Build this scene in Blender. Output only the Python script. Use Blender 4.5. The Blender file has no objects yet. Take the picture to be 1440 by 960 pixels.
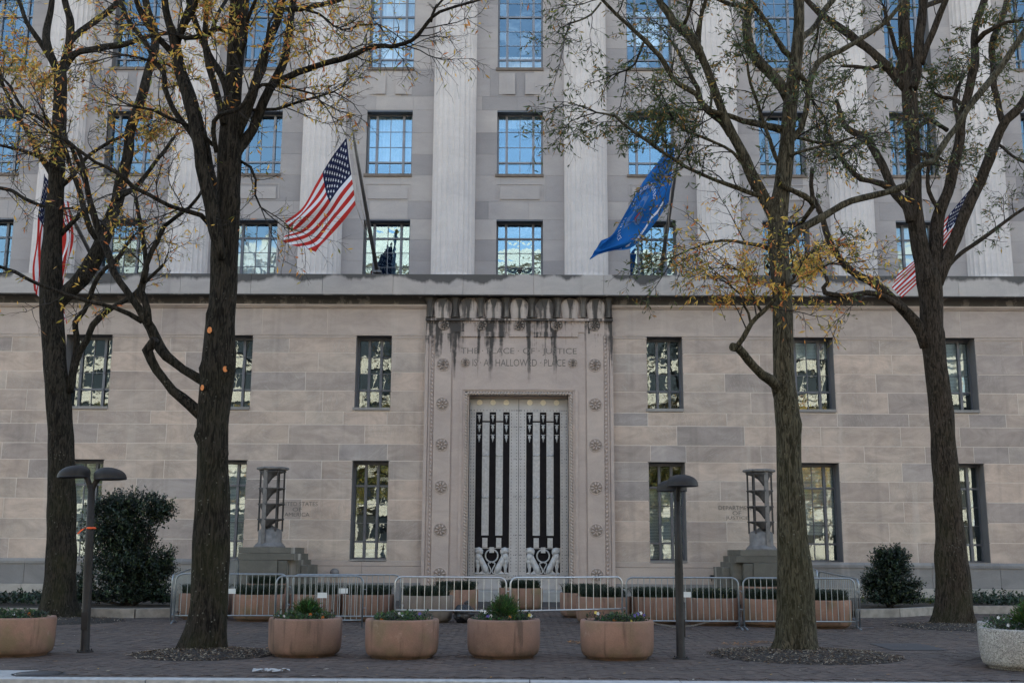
import bpy, math, random
from mathutils import Vector, Matrix, noise
import numpy as np

R_ = math.radians
random.seed(7)
scene = bpy.context.scene
COL = scene.collection

# ------------------------------------------------------------------ camera
CAM = Vector((0.066, -37.645, 1.6))
FPX = 1553.93
_p, _y, _r = R_(10.751), R_(-0.474), R_(0.315)
_h = Vector((math.sin(_y), math.cos(_y), 0)); _rt = Vector((math.cos(_y), -math.sin(_y), 0)); _z = Vector((0, 0, 1))
_F = math.cos(_p) * _h + math.sin(_p) * _z
_U = -math.sin(_p) * _h + math.cos(_p) * _z
_R, _U = math.cos(_r) * _rt + math.sin(_r) * _U, math.cos(_r) * _U - math.sin(_r) * _rt
cam_data = bpy.data.cameras.new('camera')
cam_data.sensor_width = 36.0
cam_data.lens = FPX / 1440 * 36.0
cam_data.clip_start = 0.1
cam_data.clip_end = 2000
cam = bpy.data.objects.new('camera', cam_data)
COL.objects.link(cam)
cam.matrix_world = Matrix(((_R.x, _U.x, -_F.x, CAM.x), (_R.y, _U.y, -_F.y, CAM.y), (_R.z, _U.z, -_F.z, CAM.z), (0, 0, 0, 1)))
scene.camera = cam

def ray(px, py):
    return _F * FPX + _R * (px - 720) - _U * (py - 480)
def P(px, py, Y=0.0):
    "world point on the vertical plane Y seen at a pixel of the 1440x960 photograph"
    d = ray(px, py); return CAM + d * ((Y - CAM.y) / d.y)
def G(px, py, Z=0.0):
    d = ray(px, py); return CAM + d * ((Z - CAM.z) / d.z)

# ------------------------------------------------------------------ light
SUN_EL, SUN_AZ = 35.0, 14.0          # the sun stands behind the building, the street front is in its shade
world = bpy.data.worlds.new('World'); scene.world = world; world.use_nodes = True
wt = world.node_tree
bg = wt.nodes['Background']
sky = wt.nodes.new('ShaderNodeTexSky'); sky.sky_type = 'NISHITA'; sky.sun_disc = False
sky.sun_elevation = R_(SUN_EL); sky.sun_rotation = R_(SUN_AZ)
sky.air_density = 1.35; sky.dust_density = .5; sky.ozone_density = 3.0
tint = wt.nodes.new('ShaderNodeMix'); tint.data_type = 'RGBA'; tint.blend_type = 'MULTIPLY'
tint.inputs['Factor'].default_value = 1.0; tint.inputs['B'].default_value = (1.0, 0.84, 0.71, 1)
# thin broken cloud, the same all round
tc = wt.nodes.new('ShaderNodeTexCoord')
mp = wt.nodes.new('ShaderNodeMapping'); mp.inputs['Scale'].default_value = (1, 1, 2.6)
nz = wt.nodes.new('ShaderNodeTexNoise'); nz.inputs['Scale'].default_value = 6.0; nz.inputs['Detail'].default_value = 8; nz.inputs['Roughness'].default_value = .6
rp = wt.nodes.new('ShaderNodeValToRGB'); rp.color_ramp.elements[0].position = .56; rp.color_ramp.elements[1].position = .80
cm = wt.nodes.new('ShaderNodeMix'); cm.data_type = 'RGBA'; cm.inputs['B'].default_value = (7.5, 8.0, 8.8, 1)
wt.links.new(tc.outputs['Generated'], mp.inputs['Vector']); wt.links.new(mp.outputs['Vector'], nz.inputs['Vector'])
wt.links.new(nz.outputs['Fac'], rp.inputs['Fac'])
wt.links.new(sky.outputs['Color'], tint.inputs['A'])
wt.links.new(tint.outputs['Result'], cm.inputs['A'])
wt.links.new(rp.outputs['Color'], cm.inputs['Factor'])
wt.links.new(cm.outputs['Result'], bg.inputs['Color'])
bg.inputs['Strength'].default_value = 0.10
sd = bpy.data.lights.new('sun', 'SUN'); sd.energy = 3.6; sd.angle = R_(0.5); sd.color = (1.0, 0.93, 0.82)
sun = bpy.data.objects.new('sun', sd); COL.objects.link(sun)
_az = R_(SUN_AZ)
_sdir = Vector((math.sin(_az) * math.cos(R_(SUN_EL)), math.cos(_az) * math.cos(R_(SUN_EL)), math.sin(R_(SUN_EL))))
sun.location = (0, 60, 60)
sun.rotation_euler = _sdir.to_track_quat('Z', 'Y').to_euler()
vs = scene.view_settings
vs.view_transform = 'Standard'; vs.look = 'None'; vs.gamma = 1; vs.use_curve_mapping = False
vs.exposure = 2.5
scene.cycles.max_bounces = 6
scene.cycles.transparent_max_bounces = 12

# ------------------------------------------------------------------ materials
def new_mat(name):
    m = bpy.data.materials.new(name); m.use_nodes = True
    nt = m.node_tree; b = nt.nodes['Principled BSDF']; return m, nt, b
def mixc(nt, fac, a, b, mode='MIX'):
    n = nt.nodes.new('ShaderNodeMix'); n.data_type = 'RGBA'; n.blend_type = mode
    for key, v in (('Factor', fac), ('A', a), ('B', b)):
        if isinstance(v, (int, float)): n.inputs[key].default_value = v if key == 'Factor' else (v, v, v, 1)
        elif isinstance(v, tuple): n.inputs[key].default_value = (v[0], v[1], v[2], 1)
        else: nt.links.new(v, n.inputs[key])
    return n.outputs['Result']
def noise_f(nt, scale=5, detail=4, vec=None, rough=.55, stretch=None, dist=0):
    n = nt.nodes.new('ShaderNodeTexNoise'); n.inputs['Scale'].default_value = scale; n.inputs['Detail'].default_value = detail
    n.inputs['Roughness'].default_value = rough; n.inputs['Distortion'].default_value = dist
    tcn = nt.nodes.new('ShaderNodeTexCoord'); out = tcn.outputs['Object'] if vec is None else vec
    if stretch:
        m = nt.nodes.new('ShaderNodeMapping'); m.inputs['Scale'].default_value = stretch
        nt.links.new(out, m.inputs['Vector']); out = m.outputs['Vector']
    nt.links.new(out, n.inputs['Vector']); return n.outputs['Fac']
def ramp(nt, f, p0, p1, c0=(0, 0, 0), c1=(1, 1, 1)):
    r = nt.nodes.new('ShaderNodeValToRGB'); e = r.color_ramp.elements
    e[0].position = p0; e[1].position = p1; e[0].color = (*c0, 1); e[1].color = (*c1, 1)
    nt.links.new(f, r.inputs['Fac']); return r.outputs['Color']
def math_n(nt, op, a, b=0.0, clamp=False):
    n = nt.nodes.new('ShaderNodeMath'); n.operation = op; n.use_clamp = clamp
    for i, v in enumerate((a, b)):
        if isinstance(v, (int, float)): n.inputs[i].default_value = v
        else: nt.links.new(v, n.inputs[i])
    return n.outputs[0]
def bump(nt, b, h, strength=.3, dist=.02):
    n = nt.nodes.new('ShaderNodeBump'); n.inputs['Strength'].default_value = strength; n.inputs['Distance'].default_value = dist
    nt.links.new(h, n.inputs['Height']); nt.links.new(n.outputs['Normal'], b.inputs['Normal'])
def posz(nt):
    g = nt.nodes.new('ShaderNodeNewGeometry'); s = nt.nodes.new('ShaderNodeSeparateXYZ'); nt.links.new(g.outputs['Position'], s.inputs[0]); return s.outputs
def maprange(nt, v, a, b, c=0.0, d=1.0):
    n = nt.nodes.new('ShaderNodeMapRange'); n.clamp = True
    nt.links.new(v, n.inputs['Value'])
    for k, x in zip(('From Min', 'From Max', 'To Min', 'To Max'), (a, b, c, d)): n.inputs[k].default_value = x
    return n.outputs['Result']

def simple(name, col, rough=.6, metal=0.0, var=.25, nscale=6, bmp=0.0, bscale=40, spec=None):
    m, nt, b = new_mat(name)
    f = noise_f(nt, nscale, 5)
    dark = tuple(c * (1 - var) for c in col); lite = tuple(min(1, c * (1 + var)) for c in col)
    nt.links.new(ramp(nt, f, .3, .7, dark, lite), b.inputs['Base Color'])
    b.inputs['Roughness'].default_value = rough; b.inputs['Metallic'].default_value = metal
    if spec is not None: b.inputs['Specular IOR Level'].default_value = spec
    if bmp: bump(nt, b, noise_f(nt, bscale, 4), bmp, .01)
    return m

def stone(name, cols, vein=.10, stain=None, streak=0.0, rough=.85, toneamp=.16, grime=0.0, fig=0.0):
    """ashlar: each block its own tint (face attribute 'tone'), fine grain, figured veining, optional water stains"""
    m, nt, b = new_mat(name)
    at = nt.nodes.new('ShaderNodeAttribute'); at.attribute_name = 'tone'
    wn = nt.nodes.new('ShaderNodeTexWhiteNoise'); wn.noise_dimensions = '1D'; nt.links.new(at.outputs['Fac'], wn.inputs['W'])
    r = nt.nodes.new('ShaderNodeValToRGB'); r.color_ramp.interpolation = 'LINEAR'
    while len(r.color_ramp.elements) < len(cols): r.color_ramp.elements.new(.5)
    for i, (p, c) in enumerate(cols):
        r.color_ramp.elements[i].position = p; r.color_ramp.elements[i].color = (*c, 1)
    nt.links.new(wn.outputs['Value'], r.inputs['Fac'])
    col = r.outputs['Color']
    # offset per block so that the figure does not run on over joints
    tcn = nt.nodes.new('ShaderNodeTexCoord'); va = nt.nodes.new('ShaderNodeVectorMath'); va.operation = 'MULTIPLY_ADD'
    nt.links.new(wn.outputs['Color'], va.inputs[0]); va.inputs[1].default_value = (17, 13, 29); nt.links.new(tcn.outputs['Object'], va.inputs[2])
    mpn = nt.nodes.new('ShaderNodeMapping'); mpn.inputs['Scale'].default_value = (.7, .7, 1.6)
    nt.links.new(va.outputs[0], mpn.inputs['Vector'])
    vn = noise_f(nt, 1.3, 8, mpn.outputs['Vector'], .68, dist=.9)
    v = ramp(nt, vn, .35, .68, (1 - vein * 1.3,) * 3, (1 + vein,) * 3)
    col = mixc(nt, 1.0, col, v, 'MULTIPLY')
    if fig:
        # brushy figure (bedding marks) on some of the blocks, at a slant that differs from block to block
        rot = nt.nodes.new('ShaderNodeVectorRotate'); rot.rotation_type = 'Y_AXIS'
        nt.links.new(va.outputs[0], rot.inputs['Vector']); nt.links.new(math_n(nt, 'MULTIPLY', wn.outputs['Value'], 40.0), rot.inputs['Angle'])
        m2 = nt.nodes.new('ShaderNodeMapping'); m2.inputs['Scale'].default_value = (2.2, 2.2, 13); nt.links.new(rot.outputs[0], m2.inputs['Vector'])
        g = noise_f(nt, 1.6, 6, m2.outputs['Vector'], .7, dist=1.2)
        patch = ramp(nt, noise_f(nt, 1.1, 3, va.outputs[0]), .47, .60)
        k = math_n(nt, 'MULTIPLY', ramp(nt, g, .50, .62), patch)
        col = mixc(nt, math_n(nt, 'MULTIPLY', k, fig), col, (.72, .66, .60))
        k2 = math_n(nt, 'MULTIPLY', ramp(nt, g, .46, .36), patch)
        col = mixc(nt, math_n(nt, 'MULTIPLY', k2, fig * .8), col, (.22, .19, .17))
    f2 = noise_f(nt, 28, 6, rough=.7)
    col = mixc(nt, 1.0, col, ramp(nt, f2, .3, .7, (.93,) * 3, (1.06,) * 3), 'MULTIPLY')
    big = noise_f(nt, .45, 4)
    col = mixc(nt, 1.0, col, ramp(nt, big, .3, .7, (.88, .88, .90), (1.07, 1.06, 1.05)), 'MULTIPLY')
    xyz = posz(nt)
    if streak:
        st = noise_f(nt, 2.2, 5, stretch=(1.0, 1.0, .06))
        k = ramp(nt, st, .56, .74, (0, 0, 0), (streak,) * 3)
        col = mixc(nt, k, col, (.11, .105, .10))
        col = mixc(nt, ramp(nt, noise_f(nt, 1.7, 4, stretch=(1, 1, .08)), .60, .75, (0, 0, 0), (streak * .8,) * 3), col, (.70, .66, .62))
    if grime:
        # dirt in a wandering tide line under the top edge
        wob = noise_f(nt, .55, 5, stretch=(1, 1, .01))
        fine = noise_f(nt, 3.2, 6)
        lim = math_n(nt, 'ADD', maprange(nt, wob, .35, .65, 10.52, 10.99), math_n(nt, 'MULTIPLY', fine, .16))
        kk = maprange(nt, math_n(nt, 'SUBTRACT', xyz[2], lim), -.04, .07, 0, grime)
        col = mixc(nt, kk, col, (.055, .055, .055))
    if stain:
        z0, z1, amt = stain
        zz = maprange(nt, xyz[2], z0, z1)
        s1 = noise_f(nt, 2.6, 3, stretch=(1, 1, .03))
        s2 = noise_f(nt, 9, 4, stretch=(1, 1, .05))
        s3 = noise_f(nt, 6, 6)
        a = math_n(nt, 'ADD', math_n(nt, 'MULTIPLY', s1, .62), math_n(nt, 'ADD', math_n(nt, 'MULTIPLY', s2, .26), math_n(nt, 'MULTIPLY', s3, .12)))
        thr = math_n(nt, 'SUBTRACT', a, maprange(nt, zz, 0, 1, .60, .405))
        k = maprange(nt, thr, -.01, .05, 0, amt)
        k = math_n(nt, 'MULTIPLY', k, maprange(nt, zz, 0, .25))
        col = mixc(nt, k, col, (.045, .043, .042))
    nt.links.new(col, b.inputs['Base Color'])
    b.inputs['Roughness'].default_value = rough; b.inputs['Specular IOR Level'].default_value = .25
    h = math_n(nt, 'ADD', math_n(nt, 'MULTIPLY', vn, .5), math_n(nt, 'MULTIPLY', f2, .5))
    bump(nt, b, h, .25, .012)
    return m

M = {}
M['ashlar'] = stone('pink grey limestone', [(0, (.35, .305, .285)), (.12, (.43, .355, .31)), (.30, (.50, .41, .35)), (.45, (.55, .44, .37)), (.6, (.48, .40, .345)), (.74, (.41, .345, .31)), (.80, (.375, .335, .32)), (.9, (.56, .465, .39)), (1, (.42, .35, .31))], .16, fig=.34, streak=.28)
M['frieze'] = stone('frieze limestone', [(0, (.43, .365, .33)), (.5, (.475, .40, .355)), (1, (.41, .355, .325))], .10, streak=.25)
M['upper'] = stone('grey limestone', [(0, (.29, .275, .28)), (.4, (.365, .342, .342)), (.75, (.42, .39, .38)), (1, (.33, .312, .315))], .05)
M['column'] = stone('pale column limestone', [(0, (.61, .575, .565)), (1, (.63, .595, .585))], .05, streak=.10)
M['parapet'] = stone('weathered parapet limestone', [(0, (.42, .39, .375)), (1, (.46, .43, .41))], .08, streak=.25, grime=.88)
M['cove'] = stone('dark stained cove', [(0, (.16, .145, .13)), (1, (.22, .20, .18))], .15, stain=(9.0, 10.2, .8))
M['surround'] = stone('door surround limestone', [(0, (.45, .375, .34)), (1, (.47, .395, .355))], .07, stain=(7.2, 10.3, .93))
M['surround_clean'] = stone('carved limestone', [(0, (.43, .365, .325)), (1, (.455, .385, .34))], .05)
M['lobe'] = stone('pale carved lobes', [(0, (.46, .40, .365)), (1, (.49, .43, .39))], .08, stain=(9.0, 10.6, .85))
M['plinth'] = stone('grey plinth stone', [(0, (.21, .205, .205)), (.6, (.27, .26, .25)), (1, (.23, .225, .225))], .10, streak=.3)
M['base_light'] = stone('foundation stone', [(0, (.36, .345, .32)), (1, (.40, .375, .345))], .10, streak=.3)
M['mortar'] = simple('pale mortar', (.62, .55, .49), .95, var=.1)
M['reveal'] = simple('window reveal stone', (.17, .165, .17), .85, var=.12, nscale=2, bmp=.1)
M['pedestal'] = stone('mossy pedestal granite', [(0, (.125, .120, .105)), (1, (.165, .158, .138))], .15, streak=.85)
M['kerb'] = simple('granite kerb', (.36, .36, .36), .85, var=.22, nscale=9, bmp=.3)
M['bedkerb'] = simple('weathered concrete kerb', (.27, .25, .225), .9, var=.28, nscale=5, bmp=.3)
M['concrete'] = simple('pale concrete paving', (.30, .30, .30), .9, var=.16, nscale=4, bmp=.2)
M['asphalt'] = simple('asphalt', (.05, .05, .052), .92, var=.25, nscale=12, bmp=.5, bscale=90)
M['joint'] = simple('sand joint', (.035, .031, .03), .95, var=.3)
M['soil'] = simple('dark soil', (.035, .027, .02), .95, var=.4, nscale=20, bmp=.6)
M['mulch_dark'] = simple('damp mulch', (.018, .014, .012), .95, var=.5, nscale=30, bmp=.6)
M['lampmetal'] = simple('dark brown painted metal', (.020, .018, .018), .6, .0, var=.3, nscale=8, bmp=.08, spec=.3)
M['galv'] = simple('galvanised steel', (.27, .31, .35), .38, .75, var=.16, nscale=14)
M['galv_new'] = simple('bright galvanised steel', (.50, .53, .57), .33, .75, var=.12, nscale=14)
M['alu'] = simple('door aluminium', (.40, .415, .45), .42, .45, var=.10, nscale=2.5, bmp=.05)
M['alu_relief'] = simple('cast aluminium relief', (.44, .445, .46), .5, .3, var=.18, nscale=14, bmp=.35, bscale=60)
M['rivet'] = simple('rivet heads', (.10, .10, .11), .5, .5, var=.1)
M['door_black'] = simple('black door panel', (.008, .007, .009), .6, 0, var=.3, spec=.12)
M['standard_mid'] = simple('weathered casting', (.075, .072, .074), .7, .1, var=.4, nscale=7, bmp=.3)
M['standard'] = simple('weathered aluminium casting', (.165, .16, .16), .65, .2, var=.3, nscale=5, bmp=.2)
M['standard_dark'] = simple('darker casting', (.045, .043, .045), .7, .1, var=.4, nscale=5, bmp=.2)  # darkest tone of the casting, on all posts but the front one
M['winframe'] = simple('window frame aluminium', (.125, .135, .16), .5, .4, var=.14, nscale=3)
M['winframe_lite'] = simple('pale window frame', (.20, .21, .24), .45, .4, var=.12, nscale=3)
M['bronzesill'] = simple('brown stained sill', (.15, .12, .10), .7, .1, var=.25, nscale=4)
M['interior'] = simple('dark room', (.018, .020, .022), .9, var=.1)
M['blind'] = simple('white blind slats', (.88, .90, .92), .7, var=.05)
M['cream'] = simple('cream enamel', (.80, .76, .64), .5, var=.05)
M['curtain'] = simple('pale curtain', (.80, .82, .84), .9, var=.12, nscale=3)
M['gold'] = simple('gold finial', (.55, .33, .10), .3, .9, var=.1)
M['polemetal'] = simple('flagpole bronze', (.12, .12, .125), .4, .55, var=.15)
M['rope'] = simple('halyard rope', (.5, .48, .45), .9)
M['black_plastic'] = simple('black plastic', (.012, .012, .014), .38, var=.3, bmp=.7, bscale=14)
M['white_plate'] = simple('white plate', (.62, .66, .68), .5, var=.06)
M['blue_plate'] = simple('blue sticker', (.03, .13, .36), .5, var=.06)
M['orange'] = simple('orange tape', (.85, .12, .03), .6, var=.05)
M['chain'] = simple('steel chain', (.30, .28, .25), .45, .7, var=.2)
M['cutwood'] = simple('pruned wood', (.60, .22, .07), .8, var=.25, nscale=30)
M['paper'] = simple('crumpled paper', (.36, .36, .36), .8, var=.12)
M['plate'] = simple('dark utility plate', (.035, .035, .04), .7, var=.2)
M['rosette_shade'] = simple('rosette ground with painted shade', (.30, .255, .225), .9, var=.2)  # recess shade behind the carved petals is put into this disc's colour
M['letter'] = simple('engraving with dirt and painted shade', (.16, .145, .132), .9, var=.2)  # flat letters: shade of the cut strokes, with dirt, is put into the colour
M['opp_wall'] = simple('cream concrete', (.52, .46, .37), .85, var=.10, nscale=1.5, bmp=.1)
M['opp_glass'] = simple('far dark glass', (.02, .025, .03), .12, .0, var=.1)

def make_terracotta(name, base, dark, moss=.25):
    m, nt, b = new_mat(name)
    col = mixc(nt, ramp(nt, noise_f(nt, 2.2, 6), .35, .65), base, tuple(c * .78 for c in base))
    oi = nt.nodes.new('ShaderNodeObjectInfo')
    vo = nt.nodes.new('ShaderNodeVectorMath'); vo.operation = 'ADD'; tcc = nt.nodes.new('ShaderNodeTexCoord'); nt.links.new(tcc.outputs['Object'], vo.inputs[0])
    cx = nt.nodes.new('ShaderNodeCombineXYZ'); nt.links.new(math_n(nt, 'MULTIPLY', oi.outputs['Random'], 57.0), cx.inputs[0]); nt.links.new(cx.outputs[0], vo.inputs[1])
    alg = math_n(nt, 'MULTIPLY', ramp(nt, noise_f(nt, 2.6, 5, vo.outputs[0]), .50, .68), maprange(nt, oi.outputs['Random'], .2, .9, .2, .8))
    col = mixc(nt, alg, col, (.15, .125, .065))
    col = mixc(nt, ramp(nt, noise_f(nt, 3.1, 6, vo.outputs[0], .7), .60, .72, (0, 0, 0), (.4,) * 3), col, (.40, .30, .24))
    st = noise_f(nt, 7, 5, vo.outputs[0], stretch=(1, 1, .10))
    col = mixc(nt, ramp(nt, st, .54, .66, (0, 0, 0), (.75,) * 3), col, dark)
    xyz = posz(nt)
    k = math_n(nt, 'MULTIPLY', maprange(nt, xyz[2], .30, .02), ramp(nt, noise_f(nt, 4, 5), .35, .6))
    col = mixc(nt, math_n(nt, 'MULTIPLY', k, .75), col, (.085, .065, .04))
    col = mixc(nt, 1.0, col, ramp(nt, oi.outputs['Random'], 0, 1, (.86, .88, .9), (1.1, 1.06, 1.02)), 'MULTIPLY')
    col = mixc(nt, 1.0, col, ramp(nt, noise_f(nt, 60, 4), .3, .7, (.85,) * 3, (1.1,) * 3), 'MULTIPLY')
    nt.links.new(col, b.inputs['Base Color']); b.inputs['Roughness'].default_value = .85
    bump(nt, b, noise_f(nt, 70, 4), .25, .01)
    return m
M['terracotta'] = make_terracotta('terracotta tinted concrete', (.265, .155, .115), (.09, .058, .042))
M['terracotta_pale'] = make_terracotta('pale bleached planter concrete', (.24, .195, .165), (.13, .105, .085))
def make_aggregate():
    m, nt, b = new_mat('exposed aggregate concrete')
    v = nt.nodes.new('ShaderNodeTexVoronoi'); v.inputs['Scale'].default_value = 70
    tcn = nt.nodes.new('ShaderNodeTexCoord'); nt.links.new(tcn.outputs['Object'], v.inputs['Vector'])
    col = ramp(nt, v.outputs['Color'], .1, .9, (.10, .095, .09), (.55, .53, .49))
    col = mixc(nt, ramp(nt, noise_f(nt, 4, 4), .3, .7), col, mixc(nt, .5, col, (.28, .26, .24)))
    nt.links.new(col, b.inputs['Base Color']); b.inputs['Roughness'].default_value = .9
    bump(nt, b, v.outputs['Distance'], .5, .02); return m
M['aggregate'] = make_aggregate()
def make_paver():
    m, nt, b = new_mat('brick paver')
    at = nt.nodes.new('ShaderNodeAttribute'); at.attribute_name = 'tone'
    wn = nt.nodes.new('ShaderNodeTexWhiteNoise'); wn.noise_dimensions = '1D'; nt.links.new(at.outputs['Fac'], wn.inputs['W'])
    col = ramp(nt, wn.outputs['Value'], 0, 1, (.050, .038, .035), (.094, .070, .060))
    col = mixc(nt, 1.0, col, ramp(nt, noise_f(nt, .5, 5), .3, .7, (.72, .74, .78), (1.22, 1.16, 1.12)), 'MULTIPLY')
    col = mixc(nt, ramp(nt, noise_f(nt, 1.6, 6, rough=.7), .60, .8, (0, 0, 0), (.4,) * 3), col, (.11, .10, .098))
    col = mixc(nt, 1.0, col, ramp(nt, noise_f(nt, 50, 4), .3, .7, (.8,) * 3, (1.15,) * 3), 'MULTIPLY')
    nt.links.new(col, b.inputs['Base Color']); b.inputs['Roughness'].default_value = .8
    bump(nt, b, noise_f(nt, 45, 4), .35, .006); return m
M['paver'] = make_paver()
def make_bark(name, c0, c1, lichen):
    m, nt, b = new_mat(name)
    r = noise_f(nt, 21, 6, stretch=(1, 1, .17), rough=.65, dist=1.3)
    f = noise_f(nt, 30, 5, stretch=(1, 1, .4))
    col = mixc(nt, ramp(nt, r, .42, .58), c0, c1)
    col = mixc(nt, 1.0, col, ramp(nt, f, .3, .7, (.75,) * 3, (1.2,) * 3), 'MULTIPLY')
    v = nt.nodes.new('ShaderNodeTexVoronoi'); v.inputs['Scale'].default_value = 13
    tcn = nt.nodes.new('ShaderNodeTexCoord'); nt.links.new(tcn.outputs['Object'], v.inputs['Vector'])
    spot = math_n(nt, 'MULTIPLY', ramp(nt, math_n(nt, 'ADD', v.outputs['Distance'], math_n(nt, 'MULTIPLY', f, .12)), .20, .26, (1, 1, 1), (0, 0, 0)), ramp(nt, noise_f(nt, 2.5, 3), .5, .6))
    xyz = posz(nt)
    spot = math_n(nt, 'MULTIPLY', spot, maprange(nt, xyz[2], 6.5, 2.5, .15, lichen))
    col = mixc(nt, spot, col, (.20, .20, .17))
    moss = math_n(nt, 'MULTIPLY', ramp(nt, noise_f(nt, 1.4, 5), .42, .62), maprange(nt, xyz[2], 6, 0, .05, .45))
    col = mixc(nt, moss, col, (.040, .042, .020))
    nt.links.new(col, b.inputs['Base Color']); b.inputs['Roughness'].default_value = .95; b.inputs['Specular IOR Level'].default_value = .15
    bump(nt, b, math_n(nt, 'ADD', r, math_n(nt, 'MULTIPLY', f, .4)), 1.0, .05)
    return m
M['bark_dark'] = make_bark('dark bark', (.008, .007, .006), (.042, .036, .029), .8)
M['bark_grey'] = make_bark('grey ridged bark', (.024, .021, .014), (.110, .098, .070), .8)
M['bark_brown'] = make_bark('brown bark', (.016, .013, .010), (.070, .055, .043), .5)
M['twig'] = simple('twig bark', (.022, .019, .018), .9, var=.3)
def make_leaf(name, rough=.55, trans=.35):
    m, nt, b = new_mat(name)
    at = nt.nodes.new('ShaderNodeAttribute'); at.attribute_name = 'lcol'
    nt.links.new(at.outputs['Color'], b.inputs['Base Color']); b.inputs['Roughness'].default_value = rough
    tr = nt.nodes.new('ShaderNodeBsdfTranslucent'); nt.links.new(at.outputs['Color'], tr.inputs['Color'])
    mx = nt.nodes.new('ShaderNodeMixShader'); mx.inputs[0].default_value = trans
    out = nt.nodes['Material Output']
    nt.links.new(b.outputs[0], mx.inputs[1]); nt.links.new(tr.outputs[0], mx.inputs[2]); nt.links.new(mx.outputs[0], out.inputs['Surface'])
    return m
M['leaf'] = make_leaf('leaf')
M['waxy'] = make_leaf('waxy leaf', .55, .1)
M['petal'] = make_leaf('petal', .7, .3)
def make_glass(name, fac, rough, wob, tintc=(.84, .90, .92), gc=(.80, .93, 1.0)):
    m, nt, b = new_mat(name); nt.nodes.remove(b)
    tr = nt.nodes.new('ShaderNodeBsdfTransparent'); tr.inputs[0].default_value = (*tintc, 1)
    gl = nt.nodes.new('ShaderNodeBsdfGlossy'); gl.inputs['Roughness'].default_value = rough; gl.inputs['Color'].default_value = (*gc, 1)
    f = noise_f(nt, 1.1, 3); f2 = noise_f(nt, 4.0, 2)
    bp = nt.nodes.new('ShaderNodeBump'); bp.inputs['Strength'].default_value = wob; bp.inputs['Distance'].default_value = .05
    nt.links.new(math_n(nt, 'ADD', f, math_n(nt, 'MULTIPLY', f2, .12)), bp.inputs['Height']); nt.links.new(bp.outputs[0], gl.inputs['Normal'])
    mx = nt.nodes.new('ShaderNodeMixShader'); mx.inputs[0].default_value = fac
    nt.links.new(tr.outputs[0], mx.inputs[1]); nt.links.new(gl.outputs[0], mx.inputs[2])
    nt.links.new(mx.outputs[0], nt.nodes['Material Output'].inputs['Surface'])
    return m
M['glass'] = make_glass('window glass', .10, .01, .045)
M['glass_up'] = make_glass('upper window glass', .21, .01, .08, gc=(.52, .78, 1.0))

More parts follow.
